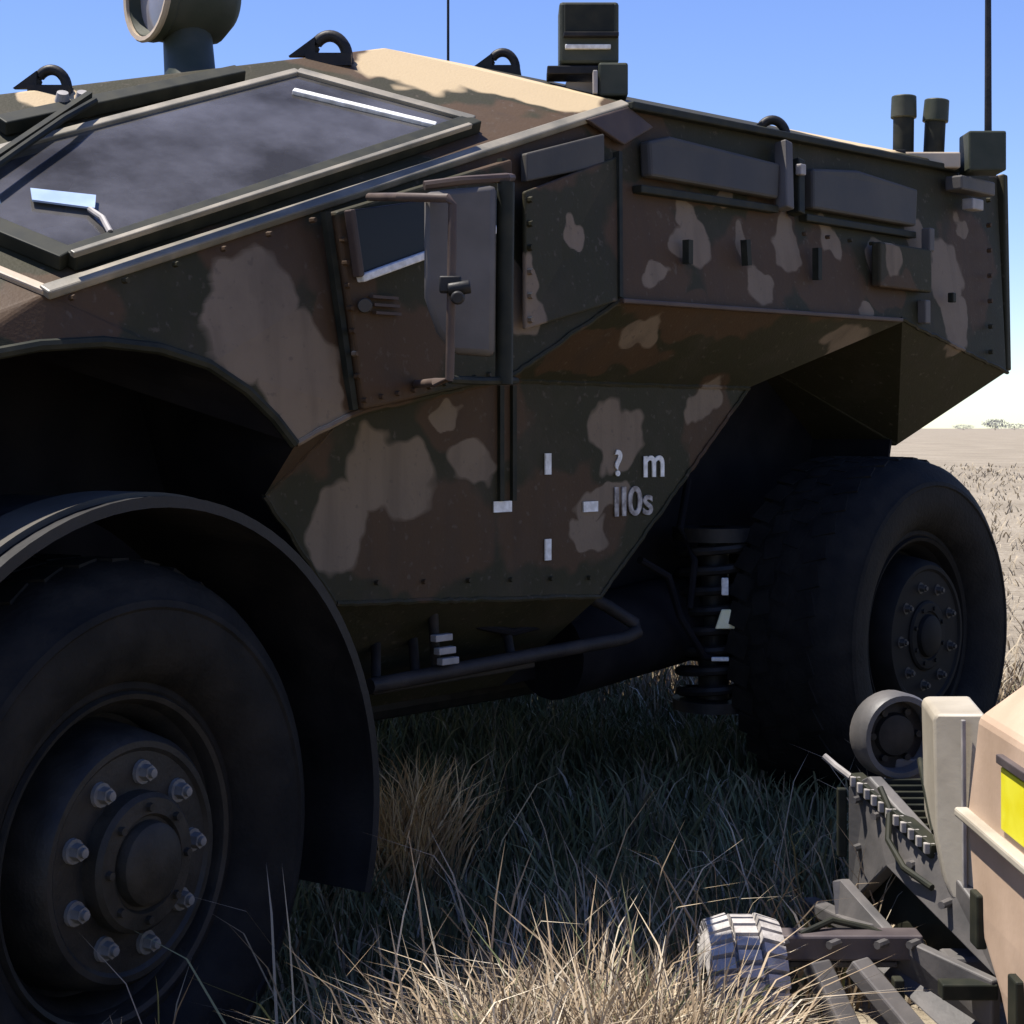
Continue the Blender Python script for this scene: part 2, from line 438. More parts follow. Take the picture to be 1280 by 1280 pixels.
for q in ([WL, AP, M(AP), M(WL)], [AP, RC, M(RC), M(AP)], [RR, RC, M(RC), M(RR), M(RB), M(UU), UU, RB],
          [(-.98, .78, 1.22), WL, M(WL), M((-.98, .78, 1.22))], [(-.98, .78, 1.22), M((-.98, .78, 1.22)), M((-.98, .78, .7)), (-.98, .78, .7)],
          [(-.98, .6, .62), (PL[0], .6, .58), (PB[0], .6, .58), (3.05, .6, .62), M((3.05, .6, .62)), M((PB[0], .6, .58)), M((PL[0], .6, .58)), M((-.98, .6, .62))],
          [(3.05, .6, .62), (3.17, .6, 1.215), M((3.17, .6, 1.215)), M((3.05, .6, .62))]):
    bm.faces.new([bm.verts.new(v) for v in q])
bmesh.ops.remove_doubles(bm, verts=bm.verts, dist=0.002)
big = [f for f in bm.faces if len(f.verts) > 4]
bmesh.ops.triangulate(bm, faces=big)
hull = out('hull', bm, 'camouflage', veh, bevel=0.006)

wells = [[
    [T0, PL, (PL[0], .6, .893), (T0[0], .6, 1.131)],
    [PL, (PL[0], .6, .58), (PL[0], .6, .893)],
  ], [
    [PB, T3, (T3[0], .6, 1.385), (PB[0], .6, .845)],
    [PB, (PB[0], .6, .845), (PB[0], .6, .58)],
    [T3, EE, (2.76, .6, 1.50), (T3[0], .6, 1.385)],
    [(PB[0], .6, .58), (PB[0], .6, .845), (T3[0], .6, 1.385), (2.76, .6, 1.50), (3.17, .6, 1.215), (3.05, .6, .62)],
  ], [
    [ARCH[0], T0, (T0[0], .6, 1.131), (.43, .6, 1.45)], [ARCH[5], ARCH[4], ARCH[3], ARCH[2], ARCH[1], ARCH[0], (.43, .6, 1.45), (-.1, .6, 1.5)],
    [ARCH[5], (-.1, .6, 1.5), (-.62, .6, 1.3), ARCH[9], ARCH[8], ARCH[7], ARCH[6]],
    [(-.98, .6, .62), (-.62, .6, 1.3), (-.1, .6, 1.5), (.43, .6, 1.45), (T0[0], .6, 1.131), (PL[0], .6, .893), (PL[0], .6, .58)],
]]
wells = [wells[0] + wells[2], wells[1]]
for side in (0, 1):
  for well in wells:
    bm = bmesh.new()
    for p in well:
        q = p if side == 0 else [M(v) for v in reversed(p)]
        bm.faces.new([bm.verts.new(v) for v in q])
    bmesh.ops.remove_doubles(bm, verts=bm.verts, dist=0.002)
    out('wheel_well', bm, 'undercoat', veh)
plate('rear_apron', [(3.135, .306, 1.235), (3.135, 2.194, 1.235), (3.06, 2.194, .93), (3.06, .306, .93)], (.012, 0, 0), 'undercoat', veh, bevel=0)
# arch lip
bm = bmesh.new(); add_tube(bm, [(p[0], p[1] + .004, p[2]) for p in ARCH], .011, 8)
out('arch_lip', bm, 'gasket', veh, smooth=True)

def weld(pts):
    bm = bmesh.new()
    dense = []
    for a, b in zip(pts, pts[1:]):
        nseg = max(2, int((V(b) - V(a)).length / .02))
        dense += [V(a).lerp(V(b), k / nseg) for k in range(nseg)]
    dense.append(V(pts[-1]))
    rnd = random.Random(len(dense))
    dense = [p + V((rnd.uniform(-.002, .002), rnd.uniform(-.003, .001), rnd.uniform(-.002, .002))) for p in dense]
    add_tube(bm, dense, .0065, 6)
    out('weld_seam', bm, 'camouflage', veh, smooth=True)
weld([ARCH[0], CN, SS, KK]); weld([T0, T1, T2, T3]); weld([PL, PB, T3]); weld([T0, PL]); weld([SS, T2]); weld([EE, RB])
bm = bmesh.new()
def bolt_row(a, b, n_, r_=.006):
    for k in range(n_):
        p = V(a).lerp(V(b), k / (n_ - 1)); add_cyl(bm, p + V((0, .004, 0)), p - V((0, .010, 0)), r_, r_ * .85, 6)
bolt_row((0.611, 0.028, 1.328), (0.972, 0.028, 1.388), 9); bolt_row((0.554, 0.028, 1.646), (0.592, 0.028, 1.376), 7)
bolt_row((2.257, 0.060, 1.805), (2.840, 0.060, 1.807), 6)
bolt_row((0.846, 0.250, 0.931), (1.567, 0.250, 0.895), 6, .006)
bolt_row((1.113, 0.035, 1.782), (1.106, 0.028, 1.513), 6, .008); bolt_row((-0.042, 0.060, 1.499), (0.501, 0.058, 1.683), 6, .006)
bolt_row((3.349, 0.075, 2.007), (3.307, 0.045, 1.515), 7, .008)
tag(out('bolt_heads', bm, 'camouflage', veh, smooth=True), kind='stuff')
# belt strip along the foot of the windscreen and the gutter above the door
def wpt(p, off): return tuple(V(p) + WN * off)
bm = bmesh.new(); add_bar(bm, V(B0) + V((-.01, -.004, -.002)), V(B1) + V((.0, -.004, -.002)), .03, .018, up=WN)
out('belt_strip', bm, 'frame_paint', veh, bevel=.004)
bm = bmesh.new(); add_bar(bm, V(B0), V((-.12, .163, 1.544)) * 4 - V(B0) * 3, .022, .016, up=WN)
out('nose_strip', bm, 'tan_paint', veh, bevel=.004)

# windscreen: frame, gasket and pane
G0 = (-0.014, 0.116, 1.575); G1 = (1.077, 0.174, 1.969); G2 = (0.836, 0.506, 2.089); G3 = (-0.045, 0.468, 1.775); G4 = (-0.119, 0.332, 1.669)
def frame_bar(name, a, b, w, h, mat, off):
    bm = bmesh.new(); add_bar(bm, V(a) + WN * off, V(b) + WN * off, w, h, up=WN)
    return out(name, bm, mat, veh, bevel=.003)
for side in (0, 1):
    bm = bmesh.new()
    pp = [tuple(V(p) + WN * .002) for p in (G0, G1, G2, G3, G4)]
    bm.faces.new([bm.verts.new(p if side == 0 else M(p)) for p in (pp if side == 0 else pp[::-1])])
    out('windscreen_pane', bm, 'armour_glass', veh, recalc=False)
# dim cabin behind the glass: dashboard, seats, steering wheel, roof lining
bm = bmesh.new(); add_box(bm, (.08, 1.25, 1.52), (.40, 1.22, .10)); add_box(bm, (.28, .88, 1.60), (.12, .4, .08)); out('dashboard', bm, 'cabin_grey', veh, bevel=.02)
bm = bmesh.new(); add_lathe(bm, [(.17, 0), (.185, .012), (.2, 0), (.185, -.012), (.17, 0)], 30, 'Z'); add_cyl(bm, (-.18, 0, 0), (.18, 0, 0), .012, .012, 8)
bmesh.ops.transform(bm, matrix=Matrix.Translation((.48, .75, 1.58)) @ Matrix.Rotation(math.radians(-50), 4, 'Y'), verts=bm.verts)
out('steering_wheel', bm, 'gasket', veh, smooth=True)
for y in (.75, 1.75):
    bm = bmesh.new(); add_box(bm, (1.05, y, 1.62), (.12, .44, .5), Matrix.Rotation(.2, 3, 'Y')); add_box(bm, (.85, y, 1.38), (.45, .44, .12))
    add_box(bm, (1.11, y, 1.93), (.08, .24, .14), Matrix.Rotation(.2, 3, 'Y')); out('seat', bm, 'cabin_grey', veh, bevel=.03)
bm = bmesh.new(); add_box(bm, (1.46, 1.25, 1.72), (.04, 1.8, .62)); out('bulkhead', bm, 'cabin_grey', veh, bevel=.01)
bm = bmesh.new(); add_box(bm, (.55, 1.25, 1.26), (1.9, 1.2, .04)); out('cabin_floor', bm, 'undercoat', veh)
for a, b, w, mat in ((G0, G1, .045, 'gasket'), (G1, G2, .03, 'frame_paint'), (G2, G3, .022, 'frame_paint'), (G4, G0, .045, 'gasket')):
    frame_bar('windscreen_frame', a, b, w, .03, mat, -.004)
bm = bmesh.new(); add_bar(bm, (0.763, 0.434, 2.028), (0.970, 0.187, 1.948), .02, .012, up=WN)
out('painted_sunlit_edge', bm, 'white_paint', veh, bevel=.003)  # white colour stands in for sunlight on the upper frame edge
plate('pane_reflection', [(0.029, 0.313, 1.719), (0.011, 0.277, 1.692), (0.100, 0.207, 1.679), (0.126, 0.243, 1.709)], WN * .004, 'painted_reflection', veh, bevel=0)  # light blue patch painting a reflection onto the glass
bm = bmesh.new(); add_tube(bm, [(0.092, 0.211, 1.679), (0.092, 0.170, 1.660), (0.085, 0.134, 1.630)], .006, 8)
out('pane_clip', bm, 'lug_light', veh, smooth=True)
bm = bmesh.new(); add_bar(bm, (-0.030, 0.078, 1.577), (1.010, 0.119, 1.945), .012, .012, up=WN)
out('frame_rim', bm, 'frame_paint', veh, bevel=.002)
# wiper
bm = bmesh.new()
add_tube(bm, [(-0.077, 0.323, 1.727), (0.064, 0.393, 1.815), (0.188, 0.452, 1.892), (0.297, 0.510, 1.950)], .008, 8)
add_bar(bm, (-0.041, 0.386, 1.752), (0.312, 0.552, 1.968), .012, .02, up=WN)
out('wiper', bm, 'gasket', veh, smooth=True)
bm = bmesh.new(); add_bar(bm, (0.108, 0.557, 1.880), (0.708, 0.555, 2.076), .04, .03, up=WN)
out('wiper_channel', bm, 'gasket', veh, bevel=.003)
for c in ((0.260, 0.573, 1.952), (0.300, 0.561, 1.957)):
    bm = bmesh.new(); add_cyl(bm, c, V(c) + WN * .02, .016, .012, 12); out('bolt', bm, 'lug_light', veh, smooth=True)

# lifting eyes: plate with a ring of steel
def eye(name, c, s, d=(1, 0, 0)):
    c = V(c); d = V(d).normalized()
    bm = bmesh.new()
    pts = []
    seg = 18
    side = d
    for k in range(seg + 1):
        a = math.pi * k / seg
        pts.append(c + side * (s * math.cos(a)) + V((0, 0, 1)) * (s * 1.25 * math.sin(a)))
    add_tube(bm, [c + side * s * 1.25 - V((0, 0, .05))] + pts + [c - side * s * 1.25 - V((0, 0, .05))], s * .34, 10)
    nrm = side.cross(V((0, 0, 1)))
    add_box(bm, c - V((0, 0, .01)) - nrm * 0, (s * 2.6, s * 1.6, .03), Matrix((side, nrm, V((0, 0, 1)))).transposed())
    add_plate(bm, [c - side * s * 2.3, c - side * s * .8, c - side * s * .8 + V((0, 0, s * 1.1))], nrm * s * .5)
    return out(name, bm, 'dark_metal', veh, smooth=True)
EX = (0.682, -0.731, 0)
eye('lifting_eye', (0.305, 0.688, 1.999), .034, EX)
eye('lifting_eye', (0.998, 0.581, 2.163), .042, EX)
eye('lifting_eye', (1.578, 0.556, 2.223), .035, EX)
eye('lifting_eye', (2.316, 0.205, 2.093), .040, EX)

# search lamp on its post
LB = V((0.635, 0.645, 2.082)) + V((.06, .07, -.03))
lampc = V((0.768, 0.838, 2.304))
LAXIS = (V((-0.682, 0.731, 0)) * .80 + V((-.731, -.682, 0)) * .6).normalized()
bm = bmesh.new()
add_cyl(bm, LB - V((0, 0, .05)), lampc - V((0, 0, .07)), .062, .058, 18)
add_cyl(bm, LB - V((0, 0, .02)), LB + V((0, 0, .03)), .082, .075, 18)
lamp = out('search_lamp', bm, 'green_paint', veh, smooth=True, bevel=.003)
bm = bmesh.new()
add_lathe(bm, [(0, -.11), (.07, -.11), (.105, -.08), (.118, -.02), (.118, .07), (.122, .075), (.122, .10), (.108, .10), (.10, .075)], 28, 'Z')
bmesh.ops.transform(bm, matrix=Matrix.Translation(lampc + V((0, 0, .01))) @ LAXIS.to_track_quat('Z', 'Y').to_matrix().to_4x4(), verts=bm.verts)
out('lamp_housing', bm, 'green_paint', lamp, smooth=True)
bm = bmesh.new()
add_lathe(bm, [(0, .085), (.06, .082), (.104, .074)], 28, 'Z')
bmesh.ops.transform(bm, matrix=Matrix.Translation(lampc + V((0, 0, .01))) @ LAXIS.to_track_quat('Z', 'Y').to_matrix().to_4x4(), verts=bm.verts)
out('lamp_lens', bm, 'lamp_lens', lamp, smooth=True)
bm = bmesh.new()
for k in range(28):
    pass
add_lathe(bm, [(.112, .096), (.124, .096), (.126, .104), (.122, .110), (.112, .108), (.112, .096)], 28, 'Z')
bmesh.ops.transform(bm, matrix=Matrix.Translation(lampc + V((0, 0, .01))) @ LAXIS.to_track_quat('Z', 'Y').to_matrix().to_4x4(), verts=bm.verts)
out('lamp_bezel', bm, 'tan_paint', lamp, smooth=True)

# sensor head on the roof
ROT = Matrix.Rotation(math.radians(-47), 3, 'Z')
c = V((1.656, 0.326, 2.281))
bm = bmesh.new(); add_box(bm, c, (.152, .13, .158), ROT)
sens = out('sensor_head', bm, 'green_paint', veh, bevel=.008)
bm = bmesh.new(); add_box(bm, c + ROT @ V((0, -.068, .035)), (.128, .016, .075), ROT)
out('sensor_window', bm, 'gasket', sens, bevel=.004)
bm = bmesh.new(); add_box(bm, c + ROT @ V((-.003, -.069, -.038)), (.116, .014, .012), ROT)
out('white_strip', bm, 'white_paint', sens, bevel=.002)
bm = bmesh.new(); add_box(bm, c + ROT @ V((0.005, -.06, -.008)), (.14, .05, .012), ROT); out('sensor_ledge', bm, 'dark_metal', sens, bevel=.002)
bm = bmesh.new()
add_box(bm, V((1.623, 0.332, 2.185)), (.16, .10, .022), ROT)
out('mount_plate', bm, 'dark_metal', sens, bevel=.003)
bm = bmesh.new(); add_box(bm, V((1.660, 0.248, 2.155)), (.075, .1, .085), ROT); out('mount_block', bm, 'green_paint', sens, bevel=.006)
bm = bmesh.new(); add_box(bm, V((1.592, 0.248, 2.144)), (.012, .04, .06), ROT); out('mount_clip', bm, 'lug_light', sens, bevel=.003)
bm = bmesh.new(); add_box(bm, V((1.679, 0.345, 2.133)), (.12, .12, .06), ROT); out('mount_foot', bm, 'tan_paint', sens, bevel=.003)

# smoke dischargers, antenna base, antennas
for u, (a, b2) in enumerate(((((3.103, 0.241, 2.151)), (3.105, 0.239, 2.329)), (((3.167, 0.172, 2.138)), (3.176, 0.162, 2.317)))):
    bm = bmesh.new(); a = V(a); b2 = V(b2)
    add_cyl(bm, a - V((0, 0, .06)), a + (b2 - a) * .62, .033, .033, 18)
    sd = out('smoke_discharger', bm, 'gasket', veh, smooth=True)
    bm = bmesh.new(); add_cyl(bm, a + (b2 - a) * .60, b2, .041, .039, 18); out('cap', bm, 'green_paint', sd, smooth=True, bevel=.004)
bm = bmesh.new(); add_box(bm, (3.094, 0.176, 2.107), (.22, .14, .05), ROT); out('discharger_bracket', bm, 'tan_paint', veh, bevel=.005)
bm = bmesh.new(); add_box(bm, (2.980, 0.181, 2.115), (.03, .03, .04), ROT); out('bracket_clamp', bm, 'dark_metal', veh, bevel=.003)
bm = bmesh.new(); add_box(bm, (3.229, 0.032, 2.138), (.118, .118, .125), ROT); ab = out('antenna_base', bm, 'green_paint', veh, bevel=.006)
bm = bmesh.new(); add_cyl(bm, (3.241, 0.019, 2.188), (3.241, 0.019, 3.581), .012, .006, 8); out('antenna_rod', bm, 'dark_metal', ab, smooth=True)
bm = bmesh.new(); add_cyl(bm, (1.797, 0.981, 2.287), (1.797, 0.981, 3.500), .004, .003, 8); out('antenna', bm, 'dark_metal', veh, smooth=True)

# door: proud plate, gap strips, window, latch
DY = .05
D0 = (0.539, 0.050, 1.701); D1 = (0.612, 0.050, 1.309); D2 = (1.041, 0.050, 1.383); D3 = (1.062, 0.060, 1.868)
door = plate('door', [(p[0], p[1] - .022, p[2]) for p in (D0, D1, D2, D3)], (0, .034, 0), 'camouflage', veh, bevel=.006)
for a, b2, w in ((D0, D1, .014), (D2, D3, .02)):
    bm = bmesh.new(); add_bar(bm, V(a) + V((-.014, -.004, 0)), V(b2) + V((-.014, -.004, 0)), .016, w, up=(1, 0, 0))
    out('door_seal', bm, 'gasket', door)
dw = plate('door_window', [(0.572, 0.020, 1.707), (0.598, 0.020, 1.578), (0.989, 0.020, 1.707), (0.989, 0.020, 1.789)], (0, -.006, 0), 'dark_glass', door, bevel=.002)
bm = bmesh.new(); add_bar(bm, (0.584, 0.010, 1.570), (0.983, 0.010, 1.704), .022, .016, up=(0, 0, 1)); out('window_sill', bm, 'white_paint', door, bevel=.003)
bm = bmesh.new(); add_bar(bm, (0.557, 0.010, 1.705), (0.582, 0.010, 1.573), .022, .014, up=(1, 0, 0)); out('window_edge', bm, 'brown_paint', door, bevel=.003)
bm = bmesh.new(); add_cyl(bm, (0.615, 0.030, 1.519), (0.588, 0.000, 1.516), .016, .013, 14); out('door_lock', bm, 'grey_panel', door, smooth=True)
for v in range(4):
    pass
for p in ((0.659, 0.020, 1.537), (0.663, 0.020, 1.521), (0.667, 0.020, 1.505)):
    bm = bmesh.new(); add_box(bm, p, (.07, .012, .006)); out('vent_slat', bm, 'brown_paint', door)
plate('upper_door_panel', [(1.136, 0.085, 1.892), (1.131, 0.080, 1.827), (1.418, 0.090, 1.897), (1.423, 0.095, 1.975)], (0, -.02, 0), 'grey_panel', veh, bevel=.004)
plate('rear_door_panel', [(1.103, 0.050, 1.800), (1.093, 0.040, 1.491), (1.417, 0.040, 1.573), (1.471, 0.085, 1.926)], (0, -.012, 0), 'camouflage', veh, bevel=.004)
bm = bmesh.new(); add_bar(bm, (1.471, 0.075, 1.936), (1.426, 0.035, 1.581), .02, .012, up=(1, 0, 0)); out('panel_seal', bm, 'gasket', veh)

# rear view mirror on its tubular bracket (stands out from the hull)
mir = empty('mirror', (0.949, 0.030, 1.371), parent=veh)
def mobj(name, bm, mat, **k):
    o = out(name, bm, mat, None, **k); o.parent = mir; o.matrix_parent_inverse = Matrix.Translation(-V((0.949, 0.030, 1.371))); return o
bm = bmesh.new()
add_plate(bm, [(0.497, -0.264, 1.710), (0.497, -0.264, 1.513), (0.519, -0.273, 1.450), (0.547, -0.289, 1.410), (0.629, -0.318, 1.407), (0.631, -0.320, 1.731)], V((.731, .682, 0)) * .06)
mobj('mirror_shell', bm, 'mirror_shell', bevel=.012, smooth=True)
bm = bmesh.new()
add_tube(bm, [(0.628, 0.030, 1.739), (0.480, -0.217, 1.701), (0.506, -0.318, 1.692), (0.512, -0.324, 1.680), (0.510, -0.322, 1.499), (0.515, -0.313, 1.361), (0.526, -0.266, 1.357), (0.758, 0.030, 1.363)], .0085, 10)
mobj('mirror_arm', bm, 'brown_paint', smooth=True)
bm = bmesh.new()
add_tube(bm, [(0.673, -0.306, 1.740), (0.671, -0.305, 1.554), (0.670, -0.304, 1.356)], .017, 10)
mobj('mirror_post', bm, 'gasket', smooth=True)
bm = bmesh.new()
add_tube(bm, [(0.515, -0.313, 1.361), (0.596, -0.312, 1.360), (0.670, -0.304, 1.362), (1.096, 0.060, 1.378)], .008, 8)
mobj('lower_arm', bm, 'gasket', smooth=True)
bm = bmesh.new()
add_tube(bm, [(0.511, -0.250, 1.722), (0.571, -0.284, 1.734), (0.673, -0.306, 1.749), (1.083, 0.060, 1.831)], .009, 8)
mobj('upper_arm', bm, 'brown_paint', smooth=True)
bm = bmesh.new(); add_box(bm, (0.502, -0.328, 1.533), (.04, .03, .03), ROT); add_cyl(bm, (0.492, -0.332, 1.523), (0.520, -0.362, 1.529), .013, .013, 12); add_cyl(bm, (0.511, -0.338, 1.510), (0.482, -0.366, 1.506), .014, .012, 12)
mobj('mirror_clamp', bm, 'dark_metal', smooth=True, bevel=.003)

# upper rear side: stowage panels, posts, rails
plate('side_panel', [(1.582, 0.100, 1.976), (1.574, 0.088, 1.887), (2.125, 0.088, 1.887), (2.150, 0.100, 1.986), (1.669, 0.100, 1.999)], (0, -.035, 0), 'grey_panel', veh, bevel=.008)
plate('side_panel', [(2.310, 0.100, 1.991), (2.292, 0.088, 1.877), (2.856, 0.088, 1.877), (2.887, 0.100, 1.993), (2.547, 0.100, 2.013)], (0, -.035, 0), 'grey_panel', veh, bevel=.008)
bm = bmesh.new(); add_bar(bm, (1.545, 0.075, 1.855), (2.136, 0.075, 1.861), .03, .02); out('side_rail', bm, 'gasket', veh, bevel=.003)
bm = bmesh.new(); add_bar(bm, (2.272, 0.075, 1.852), (2.867, 0.075, 1.853), .03, .02); out('side_rail', bm, 'gasket', veh, bevel=.003)
bm = bmesh.new(); add_bar(bm, (2.186, 0.080, 2.049), (2.149, 0.050, 1.860), .04, .035, up=(1, 0, 0)); out('side_post', bm, 'mirror_shell', veh, bevel=.005)
bm = bmesh.new(); add_bar(bm, (2.248, 0.080, 2.008), (2.218, 0.060, 1.854), .04, .03, up=(1, 0, 0)); out('side_post', bm, 'gasket', veh, bevel=.004)
bm = bmesh.new(); add_box(bm, (2.226, 0.050, 1.976), (.025, .02, .03)); out('post_clip', bm, 'lug_light', veh, bevel=.003)
for a, b2, mt in (((2.301, 0.050, 1.768), (2.301, 0.050, 1.680), 'gasket'), ((2.631, 0.050, 1.806), (2.631, 0.050, 1.701), 'gasket'), ((1.960, 0.050, 1.763), (1.967, 0.050, 1.696), 'gasket'), ((1.712, 0.050, 1.742), (1.712, 0.050, 1.682), 'gasket')):
    bm = bmesh.new(); add_bar(bm, V(a) + V((0, -.004, 0)), V(b2) + V((0, -.004, 0)), .02, .018, up=(1, 0, 0)); out('slot', bm, mt, veh)
bm = bmesh.new(); add_box(bm, (2.749, 0.040, 1.744), (.30, .03, .13)); out('stowage_box', bm, 'camouflage', veh, bevel=.006)
bm = bmesh.new(); add_box(bm, (3.029, 0.030, 1.672), (.02, .02, .03)); out('latch', bm, 'gasket', veh, bevel=.003)
for p in ((2.900, 0.040, 1.839), (2.876, 0.040, 1.621)):
    bm = bmesh.new(); add_box(bm, p, (.03, .03, .07)); out('hinge', bm, 'mirror_shell', veh, bevel=.004)
bm = bmesh.new(); add_box(bm, (3.203, 0.060, 2.034), (.22, .06, .045)); out('marker_lamp', bm, 'mirror_shell', veh, bevel=.006)
bm = bmesh.new(); add_box(bm, (3.200, 0.050, 1.975), (.07, .04, .035)); out('reflector', bm, 'lug_light', veh, bevel=.004)
bm = bmesh.new(); add_bar(bm, (1.545, 0.100, 2.062), (3.185, 0.100, 2.089), .03, .02); out('roof_gutter', bm, 'gasket', veh, bevel=.004)
plate('roof_corner_plate', [(1.376, 0.105, 2.004), (1.505, 0.095, 1.958), (1.633, 0.105, 2.019), (1.541, 0.112, 2.059)], (0, -.015, 0), 'brown_paint', veh, bevel=.004)
bm = bmesh.new(); add_bar(bm, (1.441, 0.040, 1.575), (2.740, 0.040, 1.590), .02, .012); out('ledge_strip', bm, 'brown_paint', veh, bevel=.003)
bm = bmesh.new(); add_bar(bm, (3.47, .075, 1.46), (3.515, .11, 2.11), .03, .03, up=(1, 0, 0)); out('rear_corner', bm, 'camouflage', veh, bevel=.006)

# straps down the lower plate, lifting mark, stencilled lettering
for u in ((1.242, 0.250, 1.373), (1.286, 0.250, 1.374)):
    bm = bmesh.new(); add_bar(bm, V(u) + V((0, -.004, 0)), V((u[0], u[1] - .004, (1.258, 0.250, 1.098)[2])), .012, .014, up=(1, 0, 0)); out('strap', bm, 'gasket', veh)
for p, s in (((1.411, 0.246, 1.184), (.022, .004, .052)), ((1.411, 0.246, 0.974), (.022, .004, .052)), ((1.249, 0.246, 1.085), (.062, .004, .026)), ((1.572, 0.246, 1.074), (.056, .004, .026))):
    bm = bmesh.new(); add_box(bm, p, s); out('mark', bm, 'white_paint', veh)
def text(name, s, at, size, mat, sx=1.0):
    cu = bpy.data.curves.new(name, 'FONT'); cu.body = s; cu.size = size; cu.extrude = .0015; cu.offset = .0018
    o = bpy.data.objects.new('tmp', cu); col.objects.link(o)
    bpy.context.view_layer.update()
    me = bpy.data.meshes.new_from_object(o.evaluated_get(bpy.context.evaluated_depsgraph_get()))
    bpy.data.objects.remove(o)
    mtx = Matrix.Translation(V(at)) @ Matrix.Rotation(math.radians(90), 4, 'X') @ Matrix.Diagonal((sx, 1, 1, 1))
    me.transform(mtx)
    return link(name, me, mat, veh)
text('lettering', '?', (1.663, 0.246, 1.151), .092, 'white_paint', 1.2)
text('lettering', 'm', (1.781, 0.246, 1.145), .115, 'white_paint', 1.1)
text('lettering', 'II0s', (1.660, 0.246, 1.047), .105, 'worn_white', 1.15)

# ------------------------------------------------------------------ wheels
def make_wheel():
    w = empty('wheel', parent=veh)
    R = .530
    bm = bmesh.new()
    add_lathe(bm, [(.272, .03), (.282, .006), (.295, -.002), (.306, .000), (.312, -.014), (.330, -.034), (.36, -.052), (.40, -.060), (.435, -.058),
                   (.440, -.062), (.452, -.058), (.457, -.050), (.485, -.036), (.505, -.010), (.516, .026), (.520, .06), (.520, .275), (.506, .295), (.495, .313), (.47, .325), (.40, .34), (.33, .335), (.28, .31)], 72)
    nb = 40
    for row, (y0, y1, sk) in enumerate(((.030, .100, .3), (.110, .168, -.25), (.176, .230, .25), (.240, .308, -.3))):
        for k in range(nb):
            a = 2 * math.pi * (k + .5 * (row % 2)) / nb
            rot = Matrix.Rotation(-a + math.pi / 2, 3, 'Y') @ Matrix.Rotation(sk, 3, 'Z')
            yc = (y0 + y1) / 2
            rr = R - .0165
            add_box(bm, (rr * math.cos(a), yc, rr * math.sin(a)), (.066, y1 - y0, .015), rot)
    out('tyre', bm, 'rubber', w, smooth=True)
    bm = bmesh.new()
    add_lathe(bm, [(.262, .045), (.268, .012), (.276, -.004), (.285, -.008), (.290, .0), (.284, .01)], 64)
    add_lathe(bm, [(.268, .02), (.250, .04), (.246, .085), (.236, .09), (.226, .02), (.218, -.022), (.206, -.036), (.195, -.036), (.188, -.030), (.12, -.030), (.0, -.030)], 64)
    out('rim', bm, 'rim_paint', w, smooth=True)
    bm = bmesh.new()
    add_lathe(bm, [(.122, -.028), (.120, -.058), (.112, -.066), (.085, -.068), (.080, -.060), (.074, -.060), (.070, -.080), (.060, -.088), (.0, -.090)], 40)
    for k in range(8):
        a = 2 * math.pi * k / 8 + .2
        add_cyl(bm, (.097 * math.cos(a), -.066, .097 * math.sin(a)), (.097 * math.cos(a), -.076, .097 * math.sin(a)), .008, .007, 8)
    out('hub', bm, 'hub_paint', w, smooth=True)
    for k in range(9):
        a = 2 * math.pi * k / 9 + .24
        p = V((.152 * math.cos(a), -.03, .152 * math.sin(a)))
        if k == 0:
            bm = bmesh.new()
            add_cyl(bm, (0, 0, 0), (0, -.010, 0), .022, .021, 14); add_cyl(bm, (0, -.009, 0), (0, -.034, 0), .015, .014, 6); add_cyl(bm, (0, -.033, 0), (0, -.044, 0), .009, .008, 10)
            o = out('wheel_nut', bm, 'nut_steel', w, smooth=True); first = o
        else:
            o = first.copy(); col.objects.link(o); o.parent = w
        o.location = p; o.scale = (1, .7, 1)
    return w
def copy_tree(o, parent):
    c = o.copy(); col.objects.link(c); c.parent = parent
    for ch in list(o.children): copy_tree(ch, c)
    return c
w0 = make_wheel()
w0.location = (.015, 0, .522); w0.rotation_euler = (0, math.radians(12), math.radians(13))
wr = copy_tree(w0, veh); wr.location = (2.763, 0, .665); wr.rotation_euler = (0, math.radians(31), 0)
wf2 = copy_tree(w0, veh); wf2.location = (0, 2.5, .522); wf2.rotation_euler = (0, 0, math.radians(180 + 19))
for wheel in (wr,):  # shade under the vehicle put into darker rim, hub and nut colours
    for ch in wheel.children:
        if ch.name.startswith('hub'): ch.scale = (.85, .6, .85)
        if ch.name.startswith(('hub', 'rim')): ch.material_slots[0].link = 'OBJECT'; ch.material_slots[0].material = MATS['shaded_rim']
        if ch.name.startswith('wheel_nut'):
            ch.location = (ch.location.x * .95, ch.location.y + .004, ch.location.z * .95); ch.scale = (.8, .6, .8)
            ch.material_slots[0].link = 'OBJECT'; ch.material_slots[0].material = MATS['shaded_nut']
wr2 = copy_tree(w0, veh); wr2.location = (2.763, 2.5, .665); wr2.rotation_euler = (0, 0.6, math.radians(180))

